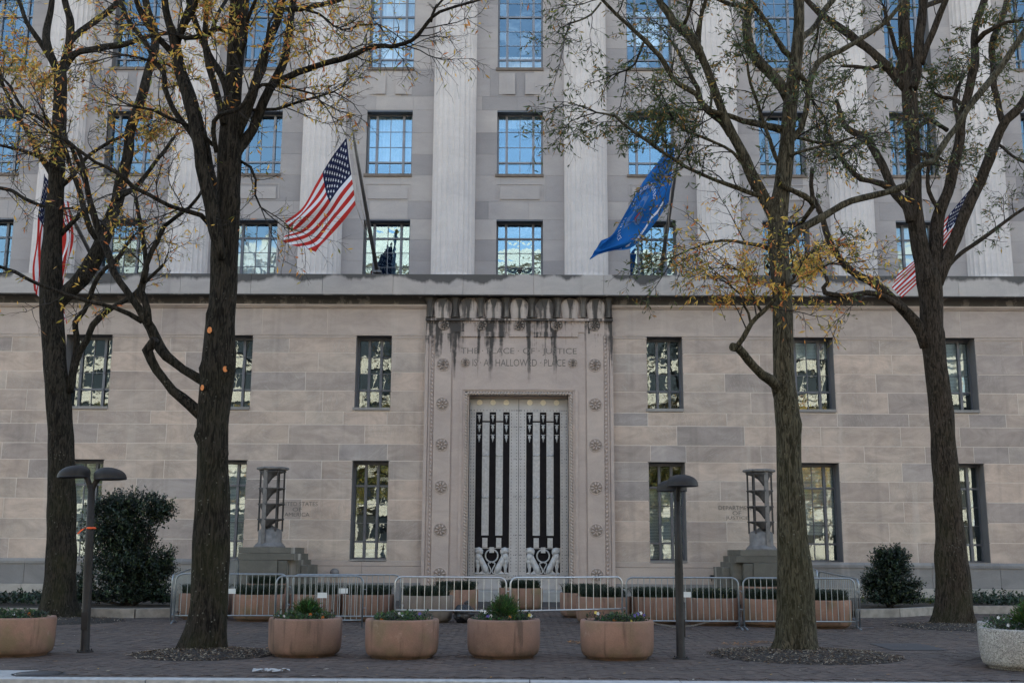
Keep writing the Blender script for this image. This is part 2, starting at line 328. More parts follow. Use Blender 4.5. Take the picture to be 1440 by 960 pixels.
# ------------------------------------------------------------------ mesh helpers
class MB:
    def __init__(s): s.v = []; s.f = []; s.t = []; s.c = []; s.sm = []
    def quadmesh(s, vs, fs, tone=0.0, col=None, smooth=False):
        o = len(s.v); s.v += [tuple(v) for v in vs]
        for f in fs:
            s.f.append(tuple(i + o for i in f)); s.t.append(tone); s.c.append(col); s.sm.append(smooth)
    def box(s, x0, x1, y0, y1, z0, z1, tone=0.0, bev=0.0):
        if bev:
            b = bev   # chamfer of the front (low y) face
            vs = [(x0, y1, z0), (x1, y1, z0), (x1, y1, z1), (x0, y1, z1), (x0, y0 + b, z0), (x1, y0 + b, z0), (x1, y0 + b, z1), (x0, y0 + b, z1),
                  (x0 + b, y0, z0 + b), (x1 - b, y0, z0 + b), (x1 - b, y0, z1 - b), (x0 + b, y0, z1 - b)]
            fs = [(8, 9, 10, 11), (4, 5, 9, 8), (5, 6, 10, 9), (6, 7, 11, 10), (7, 4, 8, 11), (0, 1, 5, 4), (1, 2, 6, 5), (2, 3, 7, 6), (3, 0, 4, 7), (3, 2, 1, 0)]
        else:
            vs = [(x0, y0, z0), (x1, y0, z0), (x1, y1, z0), (x0, y1, z0), (x0, y0, z1), (x1, y0, z1), (x1, y1, z1), (x0, y1, z1)]
            fs = [(0, 1, 5, 4), (1, 2, 6, 5), (2, 3, 7, 6), (3, 0, 4, 7), (4, 5, 6, 7), (3, 2, 1, 0)]
        s.quadmesh(vs, fs, tone)
    def tube(s, pts, rad, seg=8, tone=0.0, caps=True, smooth=True, col=None):
        pts = [Vector(p) for p in pts]; n = len(pts)
        if isinstance(rad, (int, float)): rad = [rad] * n
        t = (pts[1] - pts[0]).normalized()
        a = t.orthogonal().normalized(); vs = []
        for i in range(n):
            if i < n - 1: t2 = (pts[i + 1] - pts[i])
            else: t2 = pts[i] - pts[i - 1]
            if i > 0: t2 = t2.normalized() + (pts[i] - pts[i - 1]).normalized()
            t2 = t2.normalized() if t2.length > 1e-9 else t
            a = (a - t2 * a.dot(t2)); a = a.normalized() if a.length > 1e-6 else t2.orthogonal().normalized()
            b = t2.cross(a)
            for k in range(seg):
                an = 2 * math.pi * k / seg
                vs.append(pts[i] + (a * math.cos(an) + b * math.sin(an)) * rad[i])
            t = t2
        fs = []
        for i in range(n - 1):
            for k in range(seg):
                k2 = (k + 1) % seg
                fs.append((i * seg + k, i * seg + k2, (i + 1) * seg + k2, (i + 1) * seg + k))
        s.quadmesh(vs, fs, tone, col, smooth)
        if caps:
            o = len(s.v) - len(vs)
            s.f.append(tuple(o + k for k in reversed(range(seg)))); s.t.append(tone); s.c.append(col); s.sm.append(False)
            s.f.append(tuple(o + (n - 1) * seg + k for k in range(seg))); s.t.append(tone); s.c.append(col); s.sm.append(False)
    def lathe(s, prof, c=(0, 0, 0), seg=32, a0=0.0, a1=2 * math.pi, smooth=True, sx=1.0, sy=1.0, tone=0.0):
        full = abs(a1 - a0 - 2 * math.pi) < 1e-6; m = seg if full else seg + 1
        vs = []
        for r, z in prof:
            for k in range(m):
                an = a0 + (a1 - a0) * k / seg
                vs.append((c[0] + r * math.cos(an) * sx, c[1] + r * math.sin(an) * sy, c[2] + z))
        fs = []
        for i in range(len(prof) - 1):
            for k in range(seg):
                k2 = (k + 1) % m
                fs.append((i * m + k, i * m + k2, (i + 1) * m + k2, (i + 1) * m + k))
        s.quadmesh(vs, fs, tone, None, smooth)
    def prism(s, poly, y0, y1, tone=0.0, inset=0.0):
        """poly = [(x, z)] counterclockwise seen from -y; front face at y0"""
        n = len(poly)
        cx = sum(p[0] for p in poly) / n; cz = sum(p[1] for p in poly) / n
        fr = [(x + (cx - x) * inset, y0, z + (cz - z) * inset) for x, z in poly]
        vs = fr + [(x, y1, z) for x, z in poly]
        fs = [tuple(range(n))] + [(i, i + n, (i + 1) % n + n, (i + 1) % n) for i in range(n)]
        s.quadmesh(vs, fs, tone)
    def ball(s, c, rx, ry=None, rz=None, seg=10, rings=6, tone=0.0, rot=None):
        ry = rx if ry is None else ry; rz = rx if rz is None else rz
        vs = []
        for i in range(rings + 1):
            th = math.pi * i / rings
            for k in range(seg):
                an = 2 * math.pi * k / seg
                p = Vector((rx * math.sin(th) * math.cos(an), ry * math.sin(th) * math.sin(an), rz * math.cos(th)))
                if rot is not None: p = rot @ p
                vs.append((c[0] + p.x, c[1] + p.y, c[2] + p.z))
        fs = [(i * seg + k, (i + 1) * seg + k, (i + 1) * seg + (k + 1) % seg, i * seg + (k + 1) % seg) for i in range(rings) for k in range(seg)]
        s.quadmesh(vs, fs, tone, None, True)
    def mesh(s, name, mat):
        me = bpy.data.meshes.new(name); me.from_pydata(s.v, [], s.f)
        if mat is not None: me.materials.append(mat)
        a = me.attributes.new('tone', 'FLOAT', 'FACE'); a.data.foreach_set('value', s.t)
        if any(c is not None for c in s.c):
            ca = me.attributes.new('lcol', 'FLOAT_COLOR', 'FACE')
            buf = []
            for c in s.c: buf += [*(c or (1, 1, 1)), 1.0]
            ca.data.foreach_set('color', buf)
        me.polygons.foreach_set('use_smooth', s.sm)
        me.update(); return me
    def build(s, name, mat, parent=None, loc=None, kind=None):
        return link(name, s.mesh(name, mat), parent, loc, kind)

def link(name, me, parent=None, loc=None, kind=None, rot=None):
    o = bpy.data.objects.new(name, me); COL.objects.link(o)
    if parent is not None: o.parent = parent
    if loc is not None: o.location = loc
    if rot is not None: o.rotation_euler = rot
    if kind: o['kind'] = kind
    return o
def tag(o, label, cat, group=None, kind=None):
    o['label'] = label; o['category'] = cat
    if group: o['group'] = group
    if kind: o['kind'] = kind
    return o
def thing(name, loc, label, cat, group=None, rz=0.0):
    o = bpy.data.objects.new(name, None); COL.objects.link(o); o.location = loc; o.rotation_euler = (0, 0, rz)
    o.empty_display_size = .3
    return tag(o, label, cat, group)
def dup(root, loc, label, rz=0.0):
    r = root.copy(); COL.objects.link(r); r.location = loc; r.rotation_euler = (0, 0, rz); r['label'] = label
    for ch in list(root.children):
        c = ch.copy(); COL.objects.link(c); c.parent = r
        for g in ch.children:
            d = g.copy(); COL.objects.link(d); d.parent = c
    return r
def text_mesh(s):
    cu = bpy.data.curves.new('letters', 'FONT'); cu.body = s; cu.size = 1; cu.resolution_u = 3
    o = bpy.data.objects.new('letters', cu); COL.objects.link(o)
    me = bpy.data.meshes.new_from_object(o); bpy.data.objects.remove(o); bpy.data.curves.remove(cu)
    v = [tuple(x.co) for x in me.vertices]; f = [tuple(p.vertices) for p in me.polygons]; bpy.data.meshes.remove(me)
    return v, f
def letters(name, s, xc, zc, w, h, Y, mat, parent, depth=.012):
    v, f = text_mesh(s)
    x0 = min(a[0] for a in v); x1 = max(a[0] for a in v); z0 = min(a[1] for a in v); z1 = max(a[1] for a in v)
    vv = [(xc + ((a[0] - x0) / (x1 - x0) - .5) * w, Y, zc + ((a[1] - z0) / (z1 - z0) - .5) * h) for a in v]
    # one object per letter: connected pieces
    root = list(range(len(v)))
    def find(i):
        while root[i] != i: root[i] = root[root[i]]; i = root[i]
        return i
    key = {}
    for i, q in enumerate(v): j = key.setdefault((round(q[0], 5), round(q[1], 5)), i); root[find(i)] = find(j)
    for q in f:
        for i in q[1:]: root[find(i)] = find(q[0])
    parts = {}
    for q in f: parts.setdefault(find(q[0]), []).append(q)
    for fs in parts.values():
        ids = sorted({i for q in fs for i in q}); mp_ = {i: k for k, i in enumerate(ids)}; mb = MB()
        mb.quadmesh([vv[i] for i in ids], [tuple(mp_[i] for i in q) for q in fs]); mb.build('letter', mat, parent)

# ================================================================== GROUND
mb = MB(); mb.box(-300, 300, -300, 300, -1.0, -.30)
o = mb.build('ground', M['asphalt']); o['kind'] = 'structure'
mb = MB(); mb.box(-120, 120, -58.0, -23.36, -.296, -.14)
o = mb.build('road', M['asphalt']); o['kind'] = 'structure'
mb = MB(); mb.box(-120, 120, -70, -58.0, -.29, .0)
o = mb.build('far_pavement', M['concrete']); o['kind'] = 'structure'
KY0, KY1 = -23.34, -23.06
kerb = link('kerb', None); kerb['kind'] = 'structure'
x = -40.0; i = 0
while x < 40:
    w = 2.4 if i % 3 else 1.9
    mb = MB(); mb.box(x, x + w - .012, KY0, KY1, -.28, .004 + random.uniform(-.003, .003), bev=.0)
    mb.build('kerb_stone', M['kerb'], kerb); x += w; i += 1
# pavement: sand bed, herringbone bricks
pav = MB(); pav.box(-60, 60, KY1 + .002, 18, -.28, -.012)
pav = pav.build('pavement', M['joint']); pav['kind'] = 'structure'
def in_hole(x, y):
    for cx, cy, r in PITS:
        if (x - cx) ** 2 + (y - cy) ** 2 < r * r: return True
    return SLAB[0] < x < SLAB[1] and SLAB[2] < y < SLAB[3]
PITS = [(-4.85, -19.75, 1.12), (4.60, -19.35, 1.50), (-10.3, -11.9, 1.35), (9.95, -12.15, 1.45)]
SLAB = (-12.0, -6.37, KY1, -22.32)
def half_w(y): return 2.0 + (y - CAM.y) * .50
bricks = []
L, W = .205, .1025
# soldier course by the kerb
x = -9.5
while x < 9.5:
    if not in_hole(x + .05, KY1 + .12): bricks.append((x + .0515, KY1 + .108, math.pi / 2))
    x += W + .004
c45 = math.cos(math.pi / 4)
# herringbone at 45 degrees: (i, j) lattice in brick units
u = W
for a in range(-70, 71):
    for b in range(-62, 63):
        ox = (a + 2 * b) * u; oy = (a - 2 * b) * u
        for (cx, cy, rot) in ((ox + u, oy + u / 2, 0), (ox + u / 2, oy + 2 * u, math.pi / 2)):
            X = (cx - cy) * c45; Y = (cx + cy) * c45 - 14.5
            if Y < KY1 + .30 or Y > -4.0 or abs(X) > half_w(Y): continue
            if in_hole(X, Y): continue
            bricks.append((X, Y, rot + math.pi / 4))
def near_key(b): return (b[1] - CAM.y) ** 2 + b[0] ** 2
bricks.sort(key=near_key)
bm = MB(); h1, h2 = L / 2 - .003, W / 2 - .003
bm.box(-h1, h1, -h2, h2, -.05, .0)
brick_meshes = []
for k in range(12):
    q = MB(); q.box(-h1, h1, -h2, h2, -.05, random.uniform(-.004, .003), tone=k * 1.7 + .3); brick_meshes.append(q.mesh('brick', M['paver']))
for X, Y, r in bricks[:300]:
    o = link('brick', random.choice(brick_meshes), pav, (X, Y, .0), rot=(random.uniform(-.008, .008), random.uniform(-.008, .008), r))
mb = MB()
for X, Y, r in bricks[300:]:
    c, s_ = math.cos(r), math.sin(r); z = random.uniform(-.004, .003); tl = random.uniform(-.003, .003)
    vs = [(X + c * a - s_ * b, Y + s_ * a + c * b, zz) for zz in (-.02, z) for a, b in ((-h1, -h2), (h1, -h2), (h1, h2), (-h1, h2))]
    vs[4] = (vs[4][0], vs[4][1], z + tl)
    mb.quadmesh(vs, [(0, 1, 5, 4), (1, 2, 6, 5), (2, 3, 7, 6), (3, 0, 4, 7), (4, 5, 6, 7)], tone=random.random() * 99)
mb.build('brick', M['paver'], pav, kind='stuff')
# concrete slab with a cover, front left
mb = MB(); mb.box(SLAB[0], SLAB[1] - .01, SLAB[2] + .004, SLAB[3], -.06, .004); mb.build('concrete_slab', M['concrete'], pav)
c = G(54, 947); mb = MB(); mb.lathe([(.001, .0), (.27, .0), (.27, -.02)], (0, 0, .012), 28); mb.lathe([(.30, .012), (.30, .004), (.33, .004)], (0, 0, 0), 28)
t = mb.build('utility_cover', M['plate'], None, (c.x, c.y, 0)); tag(t, 'small round rusty cover set in the concrete slab by the kerb', 'cover')
c = G(1268, 912)
poly = [G(1222, 904.5), G(1296, 904.5), G(1334, 914), G(1255, 914)]
mb = MB(); mb.quadmesh([(p.x, p.y, z) for z in (.0035, .0075) for p in poly], [(0, 1, 5, 4), (1, 2, 6, 5), (2, 3, 7, 6), (3, 0, 4, 7), (4, 5, 6, 7)])
t = mb.build('utility_plate', M['plate']); tag(t, 'dark skewed utility plate flush in the brick pavement', 'plate')

# tree pits: mulch mounds and chips
def mulch(cx, cy, r, label, n=2400, pale=.28):
    mb = MB(); prof = [(.02, .07), (r * .35, .06), (r * .7, .035), (r * .95, .008), (r, -.02)]
    mb.lathe(prof, (0, 0, 0), 40)
    t = mb.build('mulch_bed', M['mulch_dark'], None, (cx, cy, 0)); tag(t, label, 'mulch', kind='stuff')
    mb = MB()
    for i in range(n):
        a = random.uniform(0, 6.283); d = r * math.sqrt(random.random()) * (1.02 if random.random() < .93 else 1.12)
        x, y = d * math.cos(a), d * math.sin(a); z = .07 * max(0, 1 - (d / r) ** 2) + .012
        l = random.uniform(.008, .028); w = random.uniform(.005, .011); ra = random.uniform(0, 3.14); ti = random.uniform(-.5, .5)
        ax = Vector((math.cos(ra), math.sin(ra), ti)) * l; bx = Vector((-math.sin(ra), math.cos(ra), random.uniform(-.5, .5))) * w
        p = Vector((x, y, z))
        c = (.32, .27, .20) if random.random() < pale else random.choice([(.09, .06, .04), (.14, .09, .055), (.05, .035, .025)])
        mb.quadmesh([p - ax - bx, p + ax - bx, p + ax + bx, p - ax + bx], [(0, 1, 2, 3)], col=c)
    mb.build('mulch_chips', M['petal'], t, kind='stuff')
mulch(-4.85, -19.75, 1.12, 'mulch and wood chips round the trunk of the tree left of the entrance')
mulch(4.60, -19.35, 1.50, 'mound of mulch and roots round the trunk of the tree right of the entrance', 3600)
mulch(-10.3, -11.9, 1.35, 'mulch at the foot of the leftmost tree', 700)
mulch(9.95, -12.15, 1.45, 'brown leaf mulch at the foot of the rightmost tree', 1100, .45)
# fallen leaves and crumbs on the bricks
mb = MB()
for i in range(2200):
    y = random.uniform(KY1, -6); x = random.uniform(-1, 1) * half_w(y) * .95
    if abs(x) > 9.3 and y > -9.5: continue
    s = random.uniform(.006, .016) if random.random() < .75 else random.uniform(.02, .045)
    a = random.uniform(0, 6.28); p = Vector((x, y, .008)); ax = Vector((math.cos(a), math.sin(a), .1)) * s; bx = Vector((-math.sin(a), math.cos(a), .15)) * s * .4
    mb.quadmesh([p - ax, p - bx, p + ax, p + bx], [(0, 1, 2, 3)], col=random.choice([(.35, .30, .22), (.30, .16, .06), (.12, .08, .05), (.42, .39, .34), (.30, .20, .07)]))
t = mb.build('fallen_leaves', M['petal']); tag(t, 'sparse fallen leaves and crumbs scattered over the brick pavement', 'leaves', kind='stuff')
for (px, py, w, h, lab) in ((812, 903.5, .42, .26, 'small patch of orange leaves beside the rightmost of the four front planters'), (1037, 906, .60, .34, 'patch of brown leaf litter left of the mulch mound'), (1070, 903, .5, .2, 'thin drift of brown leaves behind the mulch mound')):
    c = G(px, py); mb = MB()
    for i in range(90):
        a = random.uniform(0, 6.28); d = math.sqrt(random.random()); q = Vector((d * math.cos(a) * w / 2, d * math.sin(a) * h, random.uniform(.008, .03)))
        l = random.uniform(.015, .04); a = random.uniform(0, 6.28); ax = Vector((math.cos(a), math.sin(a), random.uniform(-.3, .3))) * l; bx = Vector((-math.sin(a), math.cos(a), .2)) * l * .35
        mb.quadmesh([q - ax, q - bx, q + ax, q + bx], [(0, 1, 2, 3)], col=random.choice([(.34, .15, .05), (.28, .13, .05), (.12, .07, .04), (.40, .22, .08)]))
    t = mb.build('leaf_litter', M['petal'], None, (c.x, c.y, 0)); tag(t, lab, 'leaves', kind='stuff')
# crumpled paper
c = G(383, 944); mb = MB()
for k in range(9):
    p = Vector((random.uniform(-.26, .26), random.uniform(-.14, .14), .015)); vs = []
    for a in range(6):
        rr = random.uniform(.02, .07); vs.append(p + Vector((rr * math.cos(a) * 1.4, rr * math.sin(a), random.uniform(-.008, .04))))
    mb.quadmesh([p + Vector((0, 0, .02))] + vs, [(0, i + 1, (i + 1) % 6 + 1) for i in range(6)])
t = mb.build('crumpled_paper', M['paper'], None, (c.x, c.y, 0)); tag(t, 'torn crumpled white paper lying near the kerb', 'litter')

# ================================================================== BUILDING
BLD = thing('government_building', (0, 0, 0), 'limestone government building with fluted columns and a tall carved doorway', 'building')
B1, B2 = 5.04, 4.97
def upk(k): return k * 4.90
def lowc(k): return (1 if k > 0 else -1) * {1: 5.03, 2: 10.05, 3: 14.94, 4: 19.9}[abs(k)]
LOW = []          # (xc, half, z0, z1)
for k in (-4, -3, -2, -1, 1, 2, 3, 4):
    hw = .611 if abs(k) == 1 else .80
    LOW.append((lowc(k), hw, 6.43, 8.94, 'a', k)); LOW.append((lowc(k), hw, 1.315, 4.60, 'b', k))
UP = []
for k in range(-4, 5):
    UP.append((upk(k), .855, 11.35, 13.63, 'c', k)); UP.append((upk(k), .855, 15.38, 17.89, 'd', k)); UP.append((upk(k), .855, 19.60, 24.3, 'e', k))

def wall_boxes(mb, x0, x1, z0, z1, y0, y1, ops):
    xs = sorted({x0, x1} | {c - h for c, h, *_ in ops} | {c + h for c, h, *_ in ops})
    xs = [x for x in xs if x0 <= x <= x1]
    for a, b in zip(xs, xs[1:]):
        m = (a + b) / 2; zz = sorted([(o[2], o[3]) for o in ops if o[0] - o[1] < m < o[0] + o[1]])
        z = z0
        for lo, hi in zz:
            if hi <= z0 or lo >= z1: continue
            if lo > z: mb.box(a, b, y0, y1, z, min(lo, z1))
            z = max(z, hi)
        if z < z1: mb.box(a, b, y0, y1, z, z1)

def joints(x0, x1, lmin, lmax, last, rng):
    if x1 - x0 < lmax: return [x0, x1]
    xs = [x0]; x = x0
    while x1 - x > lmax:
        for _ in range(8):
            n = x + rng.uniform(lmin, lmax)
            if all(abs(n - q) > .28 for q in last): break
        x = n; xs.append(x)
        if x1 - x < lmin * .6: xs.pop(); break
    xs.append(x1); return xs

rng = random.Random(11)
courses = [1.28, 1.96, 2.62, 3.30, 3.97, 4.60, 5.17, 5.83, 6.28, 7.00, 7.65, 8.33, 8.845]
blocks = 0
last = []
for z0, z1 in zip(courses, courses[1:]):
    cuts = []
    for side in (-1, 1):
        segs = [(-20.8, -3.22)] if side < 0 else [(3.22, 20.8)]
        ops = [o for o in LOW if o[2] < z1 - .02 and o[3] > z0 + .02]
        for xa, xb in segs:
            iv = []; x = xa
            for o in sorted(ops):
                if xa < o[0] < xb:
                    iv.append((x, o[0] - o[1], z0, z1)); x = o[0] + o[1]
                    if o[2] > z0 + .03: iv.append((o[0] - o[1], o[0] + o[1], z0, o[2]))
                    if o[3] < z1 - .03: iv.append((o[0] - o[1], o[0] + o[1], o[3], z1))
            iv.append((x, xb, z0, z1))
            for a, b, c, d in iv:
                xs = joints(a, b, 1.15, 2.75, last, rng) if b - a > 1.8 else [a, b]
                cuts += xs[1:-1]
                for p, q in zip(xs, xs[1:]):
                    # keep joints on the wall surface just open
                    g = .0085; pr = rng.uniform(-.003, .003)
                    mb = MB(); mb.box(p + g, q - g, pr, .10, c + g, d - g, tone=rng.random() * 50, bev=.004)
                    mb.build('stone_block', M['ashlar'], BLD); blocks += 1
    last = cuts
# frieze course
for side in (-1, 1):
    x = 3.22
    while x < 20.5:
        w = rng.uniform(2.2, 3.6); q = min(x + w, 20.8)
        a, b = (x, q) if side > 0 else (-q, -x)
        mb = MB(); mb.box(a + .005, b - .005, 0, .10, 8.995, 9.90, tone=rng.random() * 50, bev=.004); mb.build('stone_block', M['frieze'], BLD); blocks += 1
        x = q
# backing wall of the lower storeys (its cut edges are the window reveals)
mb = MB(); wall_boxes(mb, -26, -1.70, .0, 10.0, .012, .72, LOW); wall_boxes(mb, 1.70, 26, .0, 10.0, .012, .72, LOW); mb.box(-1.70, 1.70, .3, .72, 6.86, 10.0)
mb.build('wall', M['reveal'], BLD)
# pale mortar showing in the joints, behind the block faces
ops2 = [(c, h + .04, a - .04, b + .04) for c, h, a, b, *_ in LOW]
for xa, xb in ((-20.8, -3.22), (3.22, 20.8)): mb = MB(); wall_boxes(mb, xa, xb, 1.28, 9.9, .0045, .0115, ops2); mb.build('mortar_bed', M['mortar'], BLD)
# mouldings
mb = MB()
def run(mb, z0, z1, y0, y1, xa, xb, lo=None):
    "horizontal moulding in pieces between openings"
    x = xa
    for o in sorted(lo or []):
        if xa < o[0] < xb: mb.box(x, o[0] - o[1], y0, y1, z0, z1); x = o[0] + o[1]
    mb.box(x, xb, y0, y1, z0, z1)
tops = [o for o in LOW if o[4] == 'a']; 
for xa, xb in ((-26, -3.22), (3.22, 26)):
    run(mb, 8.935, 8.99, -.03, .11, xa, xb)
    run(mb, 8.85, 8.925, -.018, .11, xa, xb, tops)
    run(mb, 9.905, 9.955, -.05, .11, xa, xb); run(mb, 9.955, 10.03, -.10, .11, xa, xb)
mb.build('string_course', M['frieze'], BLD)
mb = MB()
for xa, xb in ((-26, -3.26), (3.26, 26)):
    n = 6
    pr = [(-.05 - .33 * (1 - math.cos(t / n * math.pi / 2)), 10.03 + .24 * math.sin(t / n * math.pi / 2)) for t in range(n + 1)]
    for (ya, za), (yb, zb) in zip(pr, pr[1:]):
        mb.quadmesh([(xa, ya, za), (xb, ya, za), (xb, yb, zb), (xa, yb, zb)], [(0, 1, 2, 3)])
    x = xa
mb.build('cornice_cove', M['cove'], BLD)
# parapet in long stones
x = -24.0; 
while x < 24:
    w = rng.choice([2.42, 2.48, 2.45]); mb = MB(); mb.box(x + .004, x + w - .004, -.46 + rng.uniform(-.003, .003), 1.0, 10.30, 11.02, tone=rng.random() * 20, bev=.008)
    mb.build('parapet_stone', M['parapet'], BLD); x += w
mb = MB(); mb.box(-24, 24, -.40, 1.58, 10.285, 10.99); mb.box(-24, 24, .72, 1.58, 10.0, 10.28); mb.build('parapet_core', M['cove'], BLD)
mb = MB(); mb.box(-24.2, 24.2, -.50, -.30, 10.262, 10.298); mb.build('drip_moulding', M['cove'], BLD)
# outer base: string, dark course, pale foundation
for s in (-1, 1):
    a, b = (9.25, 26)
    x = a
    while x < b:
        w = rng.uniform(1.8, 3.0); q = min(x + w, b); p0, p1 = (x, q) if s > 0 else (-q, -x)
        mb = MB(); vs = []
        mb.quadmesh([(p0 + .004, -.06, 1.13), (p1 - .004, -.06, 1.13), (p1 - .004, -.06, 1.22), (p0 + .004, -.06, 1.22), (p0 + .004, 0, 1.305), (p1 - .004, 0, 1.305), (p0 + .004, .1, 1.13), (p1 - .004, .1, 1.13)],
                    [(0, 1, 2, 3), (3, 2, 5, 4), (0, 6, 7, 1)], tone=rng.random() * 9)
        mb.build('plinth_block', M['plinth'], BLD)
        mb = MB(); mb.box(p0 + .005, p1 - .005, -.03, .1, .475, 1.125, tone=rng.random() * 9, bev=.004); mb.build('plinth_block', M['plinth'], BLD)
        mb = MB(); mb.box(p0 + .005, p1 - .005, -.16, .1, -.2, .468, tone=rng.random() * 9, bev=.01); mb.build('plinth_block', M['base_light'], BLD)
        x = q
    x = 3.22
    while x < a:
        q = min(x + 2.01, a); p0, p1 = (x, q) if s > 0 else (-q, -x)
        mb = MB(); mb.box(p0 + .003, p1 - .003, -.02, .1, 1.10, 1.275, tone=rng.random() * 9, bev=.01); mb.build('plinth_block', M['surround_clean'], BLD)
        mb = MB(); mb.box(p0 + .003, p1 - .003, -.05, .1, .56, 1.09, tone=rng.random() * 9, bev=.006); mb.build('plinth_block', M['surround_clean'], BLD)
        mb = MB(); mb.box(p0 + .003, p1 - .003, -.13, .1, -.2, .555, tone=rng.random() * 9, bev=.01); mb.build('plinth_block', M['plinth'], BLD)
        x = q

# ---- upper wall
YU = 1.60
mb = MB(); wall_boxes(mb, -26, 26, 10.0, 28.4, YU + .01, YU + .62, UP); mb.build('wall', M['reveal'], BLD)
mb = MB()
zc = [11.3, 12.05, 12.85, 13.63, 14.32, 15.33, 16.15, 17.0, 17.9, 18.45, 19.55, 20.4, 21.3, 22.2, 23.1, 24.3, 25.2, 26.0, 27.0, 28.4]
last = []
for z0, z1 in zip(zc, zc[1:]):
    cuts = []; x = -24.0; iv = []
    for o in sorted([o for o in UP if o[2] < z1 - .02 and o[3] > z0 + .02]):
        iv.append((x, o[0] - o[1], z0, z1)); x = o[0] + o[1]
        if o[2] > z0 + .03: iv.append((o[0] - o[1], o[0] + o[1], z0, o[2]))
        if o[3] < z1 - .03: iv.append((o[0] - o[1], o[0] + o[1], o[3], z1))
    iv.append((x, 24.0, z0, z1))
    for a, b, c, d in iv:
        xs = joints(a, b, 1.0, 2.3, last, rng); cuts += xs[1:-1]
        for p, q in zip(xs, xs[1:]):
            g = .0025; pr = rng.uniform(-.002, .002)
            o_ = len(mb.v); mb.box(p + g, q - g, YU + pr, YU + .05, c + g, d - g, tone=rng.random() * 50, bev=.003)
    last = cuts
mb.build('stone_block', M['upper'], BLD, kind='stuff')
# spandrel panels
for k in range(-4, 5):
    x = upk(k); mb = MB()
    mb.quadmesh([(x + a * .86, YU - .02, z) for a, z in ((-1, 14.42), (-1, 15.0), (1, 15.0), (1, 14.42))] + [(x + a * .83, YU - .02, z) for a, z in ((-1, 14.42), (-1, 14.97), (1, 14.97), (1, 14.42))]
                + [(x + a * .83, YU, z) for a, z in ((-1, 14.42), (-1, 14.97), (1, 14.97), (1, 14.42))] + [(x + a * .86, YU, z) for a, z in ((-1, 14.42), (-1, 15.0), (1, 15.0), (1, 14.42))],
                [(0, 1, 5, 4), (1, 2, 6, 5), (2, 3, 7, 6), (4, 5, 9, 8), (5, 6, 10, 9), (6, 7, 11, 10), (0, 12, 13, 1), (1, 13, 14, 2), (2, 14, 15, 3)])
    mb.build('spandrel_frame', M['upper'], BLD)
    mb = MB(); mb.box(x - .74, x + .74, YU - .035, YU - .003, 14.40, 14.86); mb.build('spandrel_panel', M['upper'], BLD)
    for s in (-1, 1):
        mb = MB()
        for j, (a, t) in enumerate(((.80, .02), (.66, .042), (.52, .064))):
            xa, xb = sorted((x + s * a, x + s * .19)); mb.box(xa, xb, YU - t, YU - t + .021, 18.52, 19.38 - j * .12)
        mb.build('spandrel_panel', M['upper'], BLD)
# sills of the upper windows and the entablature above the picture
for k in range(-4, 5):
    for z in (15.38, 19.60): mb = MB(); mb.box(upk(k) - .92, upk(k) + .88, YU - .06, YU + .3, z - .11, z - .005); mb.build('window_sill', M['bronzesill'], BLD)
mb = MB(); mb.box(-26.2, 26.2, .25, 16, 26.2, 27.4); mb.box(-26.6, 26.6, -.35, 16, 27.4, 28.3); mb.build('entablature', M['column'], BLD)
mb = MB(); mb.box(-26, 26, 2.9, 16, -.2, 26.2); mb.build('building_core', M['interior'], BLD)
mb = MB(); mb.box(-27, 27, -.6, 16.5, 28.3, 28.6); mb.build('roof', M['concrete'], BLD)
mb = MB(); mb.box(-26, -25.7, .8, 2.9, 0, 26.2); mb.box(25.7, 26, .8, 2.9, 0, 26.2); mb.build('wall', M['plinth'], BLD)
# fluted half columns
def column_mesh(z0, z1, r0, r1):
    mb = MB(); NF = 24; sub = 6; pts = []
    zs = [z0, z0 + .02, z0 + .16, z0 + .18] + [z0 + .18 + (z1 - z0 - .18) * i / 10 for i in range(1, 11)]
    rows = []
    for z in zs:
        t = (z - z0) / (z1 - z0); r = r0 + (r1 - r0) * t; row = []
        fl = 0.0 if z < z0 + .03 else (1.0 if z > z0 + .17 else .9)
        for i in range(NF // 2 * sub + 1):
            a = math.pi + math.pi * i / (NF // 2 * sub)
            f = (i % sub) / sub
            d = 0 if f == 0 else math.sin(math.pi * f) ** .6 * .055 * fl
            rr = r - d; row.append((rr * math.cos(a), rr * math.sin(a) * .86, z))
        rows.append(row)
    n = len(rows[0]); vs = [v for row in rows for v in row]; fs = []
    for j in range(len(rows) - 1):
        for i in range(n - 1): fs.append((j * n + i, j * n + i + 1, (j + 1) * n + i + 1, (j + 1) * n + i))
    mb.quadmesh(vs, fs, 1.0); mb.box(-r0, r0, -.0, .03, z0, z1, tone=1.0)
    return mb.mesh('fluted_column', M['column'])
cm_ = column_mesh(11.3, 26.2, .80, .76)
for k in range(-5, 5): link('fluted_column', cm_, BLD, (2.45 + k * 4.9, YU - .02, 0))

